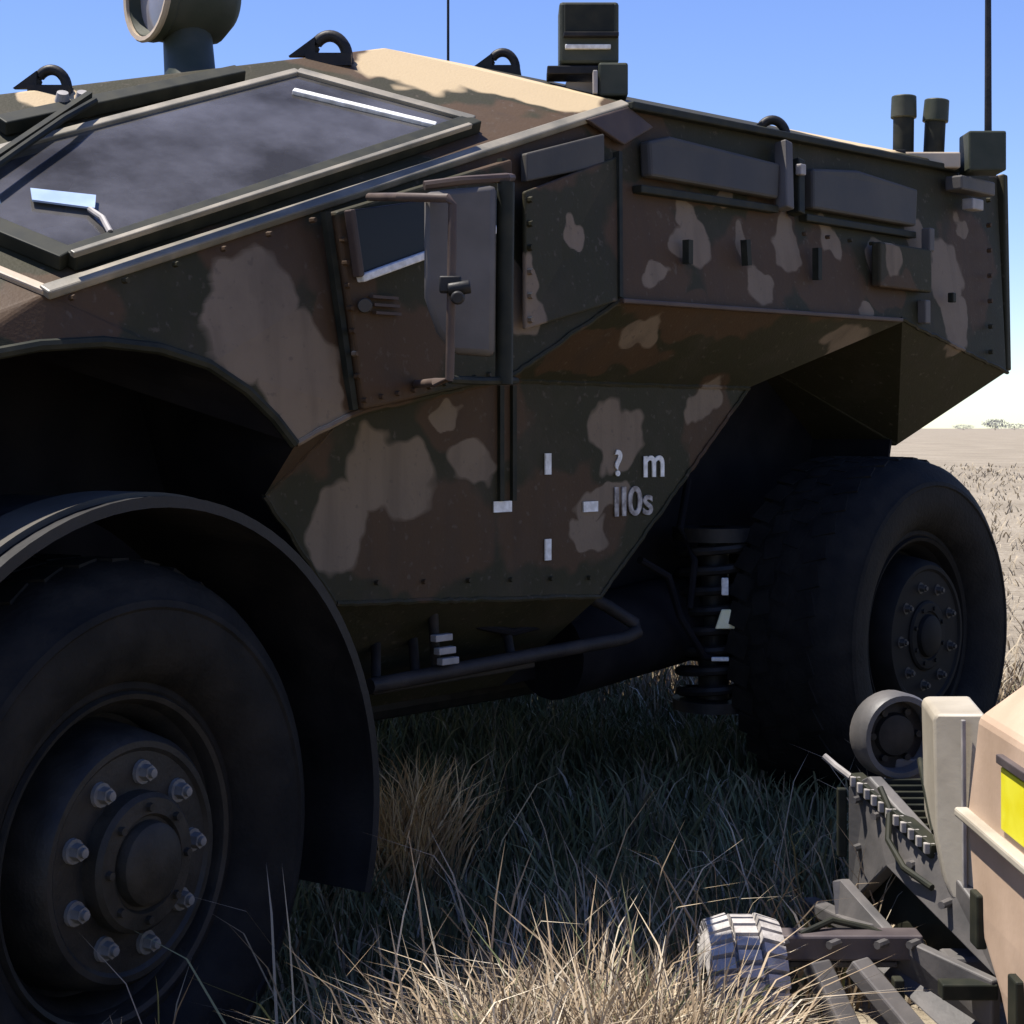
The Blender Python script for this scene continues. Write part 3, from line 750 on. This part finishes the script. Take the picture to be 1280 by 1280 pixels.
# front mudguards turn with the wheels
def arc_band(bm, r, r2, y0, y1, a0, a1, seg=40):
    ring = []
    for k in range(seg + 1):
        a = math.radians(a0 + (a1 - a0) * k / seg)
        ca, sa = math.cos(a), math.sin(a)
        ring.append([bm.verts.new((rr * ca, y, rr * sa)) for rr, y in ((r, y0), (r2, y0), (r2, y1), (r, y1))])
    for A, B in zip(ring, ring[1:]):
        for k in range(4):
            bm.faces.new((A[k], B[k], B[(k + 1) % 4], A[(k + 1) % 4]))
    bm.faces.new(ring[0]); bm.faces.new(ring[-1][::-1])
for loc, rz in (((.04, 0, .522), 10), ((.04, 2.5, .522), 190)):
    bm = bmesh.new()
    arc_band(bm, .614, .626, -.05, .36, -18 if rz == 10 else 20, 150)
    mg = out('mudguard', bm, 'guard_rubber', veh, smooth=True)
    mg.location = loc; mg.rotation_euler = (0, 0, math.radians(rz))
    bm = bmesh.new()
    arc_band(bm, .612, .632, -.062, -.05, -18, 150)
    lip = out('guard_lip', bm, 'guard_rubber', mg, smooth=True)
    bm = bmesh.new()
    arc_band(bm, .627, .638, -.02, .09, 68, 150)
    out('guard_trim', bm, 'grey_panel', mg, smooth=True)

# ------------------------------------------------------------------ running gear under the hull
bm = bmesh.new()
add_tube(bm, [(0.873, 0.300, 0.694), (1.283, 0.300, 0.706), (1.772, 0.300, 0.719), (1.838, 0.310, 0.729), (1.843, 0.320, 0.749), (1.778, 0.360, 0.798), (1.702, 0.420, 0.848)], .018, 10)
out('step_frame', bm, 'rust_steel', veh, smooth=True)
bm = bmesh.new(); add_bar(bm, (0.917, 0.360, 0.679), (1.463, 0.360, 0.686), .05, .03); out('step_plate', bm, 'rust_steel', veh, bevel=.004)
for p in ((1.079, 0.280, 0.786), (1.090, 0.280, 0.755), (1.100, 0.280, 0.730)):
    bm = bmesh.new(); add_box(bm, p, (.055, .02, .016)); out('step_tag', bm, 'lug_light', veh, bevel=.002)
for a, b2 in (((0.983, 0.400, 0.779), (0.910, 0.320, 0.702)), ((1.099, 0.400, 0.787), (1.035, 0.320, 0.692)), ((1.418, 0.400, 0.799), (1.361, 0.320, 0.696)), ((1.068, 0.300, 0.891), (1.100, 0.320, 0.700))):
    bm = bmesh.new(); add_cyl(bm, a, b2, .012, .012, 10); out('step_bracket', bm, 'rust_steel', veh, smooth=True)
# coil springs and arms at the rear, axle casings
def coil(c, r, h, turns, wire):
    bm = bmesh.new(); c = V(c)
    N_ = turns * 20
    add_tube(bm, [c + V((r * math.cos(2 * math.pi * k / 20), r * math.sin(2 * math.pi * k / 20), h * k / N_)) for k in range(N_ + 1)], wire, 8)
    return out('coil_spring', bm, 'dark_metal', veh, smooth=True)
coil((2.332, 0.420, 0.484), .10, .46, 8, .014)
bm = bmesh.new(); b0 = V((2.332, 0.420, 0.484)); add_cyl(bm, b0, b0 + V((0, 0, .5)), .045, .045, 16); add_cyl(bm, b0 - V((0, 0, .03)), b0, .12, .12, 20); add_cyl(bm, b0 + V((0, 0, .46)), b0 + V((0, 0, .5)), .12, .12, 20)
out('shock_absorber', bm, 'dark_metal', veh, smooth=True)
tg = [V((2.218, 0.331, 0.702)), V((2.262, 0.285, 0.702)), V((2.253, 0.295, 0.757)), V((2.231, 0.318, 0.757))]
plate('painted_gap_light', tg, V((.731, .682, 0)) * .01, 'gap_light_yellow', veh, bevel=.003)  # pale plate painted as sunlit ground showing through a gap
for p, sz in (((2.241, 0.314, 0.822), (.02, .01, .05)), ((2.232, 0.324, 0.616), (.05, .01, .012))):
    bm = bmesh.new(); add_box(bm, p, sz, ROT); out('painted_gap_light', bm, 'white_paint', veh, bevel=.003)  # white pieces of the same painted gap light
for x, z in ((0, .53), (2.763, .67)):
    bm = bmesh.new()
    add_cyl(bm, (x, .30, z), (x, 2.2, z), .075, .075, 18); add_lathe_c = None
    add_box(bm, (x, 1.25, z), (.36, .42, .34))
    out('axle', bm, 'dark_metal', veh, smooth=True, bevel=.02)
    for y in (.62, 1.88):
        bm = bmesh.new(); add_bar(bm, (x - .45, y + (.2 if y < 1 else -.2), z - .05), (x - .02, y - (.25 if y < 1 else -.25), z - .12), .08, .06); out('suspension_arm', bm, 'dark_metal', veh, bevel=.01)
for pts in (((1.964, 0.400, 0.909), (2.090, 0.400, 0.856), (2.119, 0.380, 0.743), (2.204, 0.360, 0.624), (2.372, 0.340, 0.586)), ((2.315, 0.500, 1.119), (2.211, 0.450, 0.984), (2.213, 0.400, 0.894), (2.190, 0.400, 0.759)), ((0.929, 0.450, 0.798), (0.983, 0.400, 0.825), (1.126, 0.360, 0.826), (1.404, 0.360, 0.763), (1.695, 0.400, 0.776))):
    bm = bmesh.new(); add_tube(bm, pts, .011, 8); out('brake_hose', bm, 'undercoat', veh, smooth=True)
bm = bmesh.new(); add_box(bm, (1.35, 1.25, .56), (2.0, .9, .14)); out('belly_pan', bm, 'dark_metal', veh, bevel=.03)
bm = bmesh.new(); add_cyl(bm, (1.75, .55, .66), (2.5, .55, .72), .13, .13, 20); out('silencer', bm, 'undercoat', veh, smooth=True)

# ------------------------------------------------------------------ tracked robot (local x right, y away, z up)
rob = empty('robot_vehicle', (1.33859636, -0.72676725, 0.0), math.radians(-47))
tag(rob, 'tan and grey ground robot with yellow panel beside the rear wheel', 'robot')
def rp(name, bm, mat, parent=None, **k): return out(name, bm, mat, parent or rob, **k)
# lugged wheels on a cross axle
def lug_wheel(cx, cy, cz, r, w):
    e = empty('drive_wheel', (cx, cy, cz), parent=rob)
    bm = bmesh.new()
    add_lathe(bm, [(r * .5, -w / 2), (r * .8, -w / 2), (r * .90, -w * .42), (r * .90, w * .42), (r * .8, w / 2), (r * .5, w / 2)], 36)
    bmesh.ops.rotate(bm, verts=bm.verts, matrix=Matrix.Rotation(math.radians(90), 3, 'Z'))
    nl = 34
    for k in range(nl):
        for cidx, sx in enumerate((-1, 0, 1)):
            aa = 2 * math.pi * (k + .5 * (cidx % 2)) / nl
            rc = r * (.945 if sx == 0 else .925)
            rot = Matrix.Rotation(aa, 3, 'X') @ Matrix.Rotation(sx * .3, 3, 'Y')
            add_box(bm, (sx * w * .33, -math.sin(aa) * rc, math.cos(aa) * rc), (w * .30, r * .125, r * .11), rot)
    out('tyre', bm, 'dusty_rubber', e, smooth=True)
    bm = bmesh.new(); add_cyl(bm, (-w * .42, 0, 0), (w * .42, 0, 0), r * .52, r * .52, 24); add_cyl(bm, (-w * .6, 0, 0), (w * .6, 0, 0), r * .18, r * .18, 14)
    out('rim', bm, 'robot_grey', e, smooth=True, bevel=.004)
lug_wheel((-0.314, -0.220, 0.147)[0], (-0.314, -0.220, 0.147)[1], .165, .18, .14)
lug_wheel(.62, -.22, .165, .18, .14)
lug_wheel(.62, -1.1, .175, .19, .142)
lug_wheel(.10, -1.25, .175, .19, .142)
bm = bmesh.new(); add_bar(bm, (-0.238, -0.060, 0.246), (0.061, -0.060, 0.246), .06, .05); add_bar(bm, (0.055, -0.060, 0.246), (0.061, -0.060, 0.163), .05, .03, up=(1, 0, 0)); rp('cross_beam', bm, 'robot_brown', bevel=.005)
bm = bmesh.new(); add_bar(bm, (-0.198, -0.040, 0.203), (0.018, -0.040, 0.203), .03, .012); rp('beam_flange', bm, 'robot_grey', bevel=.003)
bm = bmesh.new(); add_bar(bm, (-0.089, 0.350, 0.210), (-0.030, -0.000, 0.252), .04, .03); rp('tow_rod', bm, 'robot_grey', bevel=.004)
# gusset frame
bm = bmesh.new()
add_plate(bm, [(-0.010, 0.300, 0.484), (0.026, 0.260, 0.514), (0.110, 0.020, 0.414), (0.159, -0.240, 0.324), (0.159, -0.240, 0.238), (0.125, -0.120, 0.268), (0.041, 0.150, 0.344), (-0.010, 0.300, 0.220)], (.03, .0, 0))
rp('gusset_frame', bm, 'robot_grey', bevel=.004)
bm = bmesh.new(); add_plate(bm, [(0.003, 0.340, 0.471), (0.133, 0.100, 0.394), (0.187, -0.120, 0.296), (0.187, -0.120, 0.171), (0.003, 0.340, 0.177)], (.05, .05, 0)); rp('inner_cover', bm, 'gasket', bevel=0)
bm = bmesh.new(); add_plate(bm, [(-0.074, 0.150, 0.317), (-0.054, 0.150, 0.317), (0.002, -0.040, 0.264), (0.147, -0.260, 0.239), (0.147, -0.260, 0.143), (0.073, -0.200, 0.122), (-0.071, 0.120, 0.216)], (.02, .01, 0)); rp('lower_plate', bm, 'robot_grey', bevel=.004)
bm = bmesh.new(); add_bar(bm, (-0.020, 0.320, 0.475), (-0.020, 0.320, 0.324), .02, .02, up=(1, 0, 0)); rp('side_strut', bm, 'gasket', bevel=.003)
for a, b2 in (((-0.153, -0.100, 0.219), (-0.106, -0.180, 0.114)), ((-0.074, -0.100, 0.219), (0.022, -0.220, 0.114))):
    bm = bmesh.new(); add_bar(bm, a, b2, .05, .035); rp('skid_bar', bm, 'robot_grey', bevel=.005)
for a, b2 in (((-0.137, -0.100, 0.203), (-0.137, -0.100, 0.093)), ((0.001, -0.130, 0.202), (0.001, -0.130, 0.096)), ((-0.197, -0.080, 0.197), (-0.197, -0.080, 0.063))):
    bm = bmesh.new(); add_bar(bm, a, b2, .03, .02, up=(1, 0, 0)); rp('skid_post', bm, 'gasket', bevel=.003)
bm = bmesh.new(); add_bar(bm, (0.055, -0.240, 0.216), (0.159, -0.240, 0.216), .04, .03); rp('lower_slot', bm, 'gasket', bevel=.003)
# rubber belt with cross lugs climbing away from the viewer
p0 = V((0.012, 0.320, 0.493)); p1 = V((0.116, 0.020, 0.407))
bm = bmesh.new(); add_plate(bm, [p0 + V((0, 0, -.012)), p1 + V((0, 0, -.012)), p1 + V((.22, 0, -.012)), p0 + V((.22, 0, -.012))], (0, 0, -.02)); belt = rp('track_belt', bm, 'robot_brown', bevel=.003)
bm = bmesh.new(); add_bar(bm, p0 + V((-.002, -.006, .004)), p1 + V((-.002, -.006, .004)), .03, .03); rp('lug_guide', bm, 'gasket', belt, bevel=.002)
for k in range(11):
    q = p0 + (p1 - p0) * ((k + .5) / 11)
    bm = bmesh.new(); add_box(bm, q + V((.11, 0, 0)), (.20, .012, .018)); rp('track_lug', bm, 'gasket', belt, bevel=.002)
    bm = bmesh.new(); add_box(bm, q + V((-.012, -.014, .006)), (.022, .014, .022)); rp('lug_tip', bm, 'lug_light', belt, bevel=.002)
bm = bmesh.new(); add_tube(bm, [(-0.044, 0.400, 0.530), (-0.021, 0.380, 0.511), (0.005, 0.340, 0.494)], .008, 8); rp('belt_rod', bm, 'lug_light', smooth=True)
# return wheel at the top of the belt
cw = V((0.105, 0.380, 0.584))
e = empty('return_wheel', cw, math.radians(18), parent=rob)
bm = bmesh.new(); add_lathe(bm, [(.078, .03), (.092, .028), (.097, .015), (.097, -.035), (.092, -.045), (.080, -.045), (.076, -.03), (.074, .03)], 36); out('tyre', bm, 'robot_grey', e, smooth=True)
bm = bmesh.new(); add_lathe(bm, [(.076, -.005), (.05, -.008), (.045, -.02), (.02, -.024), (0, -.024)], 30)
for k in range(6):
    a = k * math.pi / 3
    add_cyl(bm, (.058 * math.cos(a), -.005, .058 * math.sin(a)), (.058 * math.cos(a), -.02, .058 * math.sin(a)), .008, .008, 8)
out('rim', bm, 'dark_metal', e, smooth=True)
bm = bmesh.new(); add_box(bm, cw + V((.04, .02, -.085)), (.07, .05, .06)); rp('wheel_bracket', bm, 'robot_grey', bevel=.005)
# cables and bolt heads
for pts in (((0.039, 0.200, 0.501), (0.050, 0.160, 0.467), (0.038, 0.120, 0.409), (0.057, 0.060, 0.366), (0.095, -0.020, 0.347)), ((-0.179, -0.070, 0.268), (-0.110, -0.040, 0.288), (-0.038, -0.040, 0.272), (0.011, -0.070, 0.257)), ((0.149, 0.300, 0.541), (0.126, 0.150, 0.503), (0.110, 0.020, 0.450))):
    bm = bmesh.new(); add_tube(bm, pts, .007, 8); rp('cable', bm, 'gasket', smooth=True)
bm = bmesh.new()
for p in ((-0.001, 0.260, 0.462), (-0.001, 0.260, 0.357), (0.030, 0.200, 0.441), (0.076, 0.070, 0.371), (0.104, -0.080, 0.331), (-0.224, -0.100, 0.258), (-0.121, -0.100, 0.258), (-0.027, -0.100, 0.258), (0.036, -0.100, 0.258)):
    add_cyl(bm, V(p) + V((.02, .02, 0)), V(p) - V((.008, .008, 0)), .009, .008, 8)
tag(rp('bolt_heads', bm, 'robot_grey', smooth=True), kind='stuff')
# light side box
bm = bmesh.new()
add_plate(bm, [(0.092, -0.040, 0.691), (0.098, -0.040, 0.464), (0.109, -0.060, 0.373), (0.122, -0.070, 0.338), (0.143, -0.100, 0.337), (0.172, -0.120, 0.346), (0.180, -0.100, 0.711), (0.101, -0.040, 0.701)], (.03, .22, 0))
rp('side_box', bm, 'robot_light', bevel=.01, smooth=True)
bm = bmesh.new(); add_bar(bm, (0.139, -0.090, 0.697), (0.139, -0.100, 0.368), .012, .008, up=(1, 0, 0)); rp('box_seam', bm, 'lug_light', bevel=.002)
# tan body: side leans inwards towards the top
def RB_(lat, dep, z): return (lat - .75, dep - 3.4, z)
bm = bmesh.new()
prof = [(.885, .16, 2.98), (.872, .27, 2.99), (.868, .375, 3.16), (.867, .54, 3.20), (.867, .735, 3.13), (.955, .825, 3.06), (1.10, .87, 3.02), (1.6, .87, 3.02), (1.68, .7, 3.1), (1.70, .16, 3.1)]
ringA = [bm.verts.new(RB_(x, d, z)) for x, z, d in prof]
ringB = [bm.verts.new(RB_(x, 2.15 if z < .6 else 2.15 + (z - .6) * .3, z)) for x, z, d in prof]
for k in range(len(prof)):
    k2 = (k + 1) % len(prof)
    bm.faces.new((ringA[k], ringB[k], ringB[k2], ringA[k2]))
bm.faces.new(ringA); bm.faces.new(ringB[::-1])
rp('body', bm, 'robot_tan', bevel=.012)
bm = bmesh.new(); add_bar(bm, RB_(.858, 3.21, .54), RB_(.858, 2.2, .54), .028, .018); rp('body_lip', bm, 'robot_light', bevel=.005)
yp = plate('warning_panel', [RB_(.861, 2.96, .565), RB_(.861, 2.62, .565), RB_(.861, 2.62, .675), RB_(.861, 2.96, .675)], (.01, 0, 0), 'yellow_panel', rob, bevel=.002)
bm = bmesh.new(); add_bar(bm, RB_(.862, 2.97, .688), RB_(.862, 2.61, .688), .014, .016); rp('panel_edge', bm, 'robot_brown', yp, bevel=.002)
for dep, z0, z1 in ((3.12, .31, .41), (2.88, .22, .33)):
    bm = bmesh.new(); add_box(bm, RB_(.866, dep, (z0 + z1) / 2), (.02, .05, z1 - z0)); rp('slot', bm, 'gasket', bevel=.004)
bm = bmesh.new(); add_box(bm, RB_(1.28, 2.145, .44), (.5, .03, .26)); hatch = rp('end_hatch', bm, 'robot_tan', bevel=.01)
for k in range(5):
    bm = bmesh.new(); add_box(bm, RB_(1.28, 2.126, .36 + .035 * k), (.36, .012, .014)); rp('vent_slat', bm, 'gasket', hatch, bevel=.003)
for x in (.98, 1.58):
    bm = bmesh.new(); add_cyl(bm, RB_(x, 2.17, .5), RB_(x, 2.11, .5), .04, .045, 18); rp('end_lamp', bm, 'lamp_lens', smooth=True)
bm = bmesh.new(); add_tube(bm, [RB_(1.05, 2.5, .86), RB_(1.05, 2.5, .93), RB_(1.5, 2.5, .93), RB_(1.5, 2.5, .86)], .014, 10); rp('top_handle', bm, 'robot_grey', smooth=True)
bm = bmesh.new(); add_box(bm, RB_(1.32, 2.75, .2), (.6, 1.1, .12)); rp('chassis', bm, 'robot_grey', bevel=.01)
for dep in (3.32, 2.2):
    bm = bmesh.new(); add_bar(bm, RB_(.85, dep, .2), RB_(1.4, dep, .2), .07, .07); rp('axle', bm, 'robot_grey', bevel=.008)

# ------------------------------------------------------------------ far trees on the horizon
def far_tree(x, y, h, w, label, seed):
    r = random.Random(seed)
    z0 = .14
    t = empty('far_tree', (x, y, z0)); tag(t, label, 'tree', 'trees on the horizon')
    bm = bmesh.new(); add_cyl(bm, (0, 0, 0), (0, 0, h * .6), h * .035, h * .015, 8)
    for k in range(4):
        a = r.uniform(0, 6.28); add_cyl(bm, (0, 0, h * r.uniform(.25, .45)), (w * .35 * math.cos(a), w * .35 * math.sin(a), h * r.uniform(.55, .75)), h * .015, h * .006, 6)
    out('trunk', bm, 'bark', t)
    bm = bmesh.new()
    for k in range(700):
        a = r.uniform(0, 6.28); el = r.uniform(-1, 1); rad = r.uniform(.3, 1) ** .5 * r.uniform(.75, 1.0)
        p = V((w * .5 * rad * math.cos(a) * math.sqrt(1 - el * el), w * .5 * rad * math.sin(a) * math.sqrt(1 - el * el), h * .52 + h * .46 * rad * el))
        s = h * r.uniform(.03, .06)
        d1 = V((r.uniform(-1, 1), r.uniform(-1, 1), r.uniform(-1, 1))).normalized() * s
        d2 = V((r.uniform(-1, 1), r.uniform(-1, 1), r.uniform(-1, 1))).normalized() * s
        bm.faces.new([bm.verts.new(p + d1), bm.verts.new(p + d2), bm.verts.new(p - d1), bm.verts.new(p - d2)])
    out('crown', bm, 'hazed_leaf', t, recalc=False)
def far_xy(u, dist):
    F_ = V((.731354, .681998)); R_ = V((.681998, -.731354))
    p = V((-1.66, -2.497)) + F_ * dist + R_ * ((u - 640) / 2100 * dist); return p.x, p.y
for u, dist, h, w, lab, sd_ in ((1244, 900, 6.5, 15, 'tallest hazy tree on the horizon, above the robot', 1), (1204, 920, 3.4, 15, 'low dark bush on the horizon close behind the vehicle corner', 2), (1268, 950, 4.2, 16, 'small tree on the horizon at the right edge of the picture', 3)):
    x, y = far_xy(u, dist); far_tree(x, y, h, w, lab, sd_)

# ------------------------------------------------------------------ grass
def make_grass(name, X, Y, H, wid, lean, colr, label):
    n = len(X)
    Z = ground_z(X, Y) - .01
    ang = rng.uniform(0, 2 * np.pi, n); la = rng.uniform(0, 2 * np.pi, n)
    dx, dy = np.cos(ang) * wid, np.sin(ang) * wid
    lx, ly = np.cos(la) * lean * H, np.sin(la) * lean * H
    v = np.zeros((n, 7, 3))
    def put(i, f, wf, bend):
        v[:, i, 0] = X + lx * bend + dx * wf; v[:, i, 1] = Y + ly * bend + dy * wf
        v[:, i, 2] = Z + H * f
    put(0, 0, -1, 0); put(1, 0, 1, 0); put(2, .4, -.85, .22); put(3, .4, .85, .22)
    put(4, .75, -.6, .62); put(5, .75, .6, .62)
    put(6, 1.0 - .25 * np.minimum(1, lean), 0, 1.0)
    me = bpy.data.meshes.new(name)
    nv = n * 7
    me.vertices.add(nv); me.vertices.foreach_set('co', v.reshape(-1))
    b = (np.arange(n) * 7)[:, None]
    q1 = b + np.array([0, 1, 3, 2]); q2 = b + np.array([2, 3, 5, 4]); t = b + np.array([4, 5, 6])
    loops = np.concatenate([q1, q2, t], 1)
    me.loops.add(n * 11); me.loops.foreach_set('vertex_index', loops.reshape(-1).astype(np.int32))
    starts = (np.arange(n) * 11)[:, None] + np.array([0, 4, 8])
    me.polygons.add(n * 3); me.polygons.foreach_set('loop_start', starts.reshape(-1).astype(np.int32))
    me.update(calc_edges=True)
    ca = me.color_attributes.new('blade_colour', 'FLOAT_COLOR', 'POINT')
    cc = np.ones((n, 7, 4)); cc[:, :, :3] = colr[:, None, :]
    ca.data.foreach_set('color', cc.reshape(-1).astype(np.float32))
    o = link(name, me, 'grass_blade')
    tag(o, label, 'grass', kind='stuff')
    return o

def keep_out(X, Y):
    k = np.ones(len(X), bool)
    for cx, cy, r in ((-1.66, -2.497, .75),):
        k &= (X - cx) ** 2 + (Y - cy) ** 2 > r * r
    for wx, wy in ((0, .17), (2.763, .17), (0, 2.33), (2.763, 2.33)):
        k &= ~((np.abs(X - wx) < .2) & (np.abs(Y - wy) < .17))
    lx = (X - 1.33859636) * .681998 + (Y + .72676725) * -.731354
    ly = (X - 1.33859636) * .731354 + (Y + .72676725) * .681998
    k &= ~((lx > -.30) & (lx < 1.0) & (ly > -1.3) & (ly < .12))
    k &= ~((lx > -.42) & (lx < .1) & (ly > -1.0) & (ly < .0))
    return k

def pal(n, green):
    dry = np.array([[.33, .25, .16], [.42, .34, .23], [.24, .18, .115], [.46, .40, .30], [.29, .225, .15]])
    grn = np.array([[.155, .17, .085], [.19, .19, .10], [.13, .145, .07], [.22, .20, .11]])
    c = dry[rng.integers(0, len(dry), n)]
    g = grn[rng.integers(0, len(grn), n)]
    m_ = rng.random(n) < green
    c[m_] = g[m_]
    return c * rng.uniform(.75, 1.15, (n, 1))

# dense sward around the vehicle
n = 85000
X = rng.uniform(-1.7, 5.0, n); Y = rng.uniform(-2.3, 3.4, n)
k = keep_out(X, Y); X, Y = X[k], Y[k]
edge = np.minimum(np.minimum(X + 1.7, 5.0 - X), np.minimum(Y + 2.3, 3.4 - Y))
k = rng.random(len(X)) < .12 + .88 * smooth(0, .9, edge); X, Y = X[k], Y[k]
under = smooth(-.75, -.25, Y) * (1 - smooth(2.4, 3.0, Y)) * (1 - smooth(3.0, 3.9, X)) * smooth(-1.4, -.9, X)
clump = .5 + .5 * np.sin(X * 5.1 + 1.7 * np.sin(Y * 4.3)) * np.sin(Y * 6.2 + X * 1.3)
H = rng.uniform(.10, .24, len(X)) * (.75 + .5 * clump) + .05 * (1 - under)
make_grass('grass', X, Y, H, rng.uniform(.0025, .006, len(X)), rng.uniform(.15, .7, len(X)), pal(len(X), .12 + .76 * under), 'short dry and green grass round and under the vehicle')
# tall dry stalks in front
n = 1700
X = rng.uniform(-1.2, 2.2, n); Y = rng.uniform(-1.5, -.15, n)
k = keep_out(X, Y) & (rng.random(n) < .35 + .65 * (np.sin(X * 4.0) * np.sin(Y * 7) > 0)); X, Y = X[k], Y[k]
H = rng.uniform(.22, .46, len(X)) + .12 * (rng.random(len(X)) < .12)
make_grass('tall_grass', X, Y, H, rng.uniform(.0018, .0036, len(X)), rng.uniform(.1, .8, len(X)), pal(len(X), .12), 'tall loose dry grass stalks standing beside the front wheel')
# dense dry tussocks in the sun in front of the vehicle
n = 20000
a_ = rng.normal(.06, .24, n); b_ = rng.normal(0, .13, n)
X = .40 + a_ * .682 - b_ * .731; Y = -.80 - a_ * .731 - b_ * .682
k = keep_out(X, Y) & (Y < -.52); X, Y = X[k], Y[k]
H = rng.uniform(.20, .43, len(X)) + .12 * (rng.random(len(X)) < .05)
make_grass('dry_tussock', X, Y, H, rng.uniform(.0018, .004, len(X)), rng.uniform(.2, .9, len(X)), pal(len(X), .06), 'pale sunlit dry grass tussock in front between wheel and robot')
# a few thick straw stalks
n = 170
X = rng.uniform(.1, 1.3, n); Y = rng.uniform(-1.1, -.25, n)
k = keep_out(X, Y); X, Y = X[k], Y[k]
make_grass('straw_stalk', X, Y, rng.uniform(.32, .62, len(X)), rng.uniform(.002, .004, len(X)), rng.uniform(.1, .75, len(X)), pal(len(X), 0) * 1.15, 'thick pale straw stalks sticking up out of the foreground grass')
# tuft behind the front wheel, sunlight painted into its brightened colour
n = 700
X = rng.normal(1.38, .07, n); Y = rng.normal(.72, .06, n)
make_grass('sun_painted_tuft', X, Y, rng.uniform(.15, .42, n), rng.uniform(.002, .004, n), rng.uniform(.2, .7, n), pal(n, 0) * np.array([1.9, 1.6, 1.15]), 'dry grass tuft with painted sunlight under the hull just behind the front wheel')
# wider field
n = 120000
rr = 3.0 + 45 * rng.random(n) ** 1.6; aa = rng.uniform(0, 2 * np.pi, n)
X = 1.2 + rr * np.cos(aa); Y = .4 + rr * np.sin(aa)
k = keep_out(X, Y) & ~((X > -1.7) & (X < 5) & (Y > -2.3) & (Y < 3.4)); X, Y = X[k], Y[k]
sc2 = 1 + (rr[k] - 3) / 12
make_grass('field_grass', X, Y, rng.uniform(.05, .15, len(X)), rng.uniform(.003, .006, len(X)) * sc2, rng.uniform(.4, 1.2, len(X)), pal(len(X), .02) * .2 + np.array([.33, .28, .20]) * .8, 'pale dry grass covering the open field')
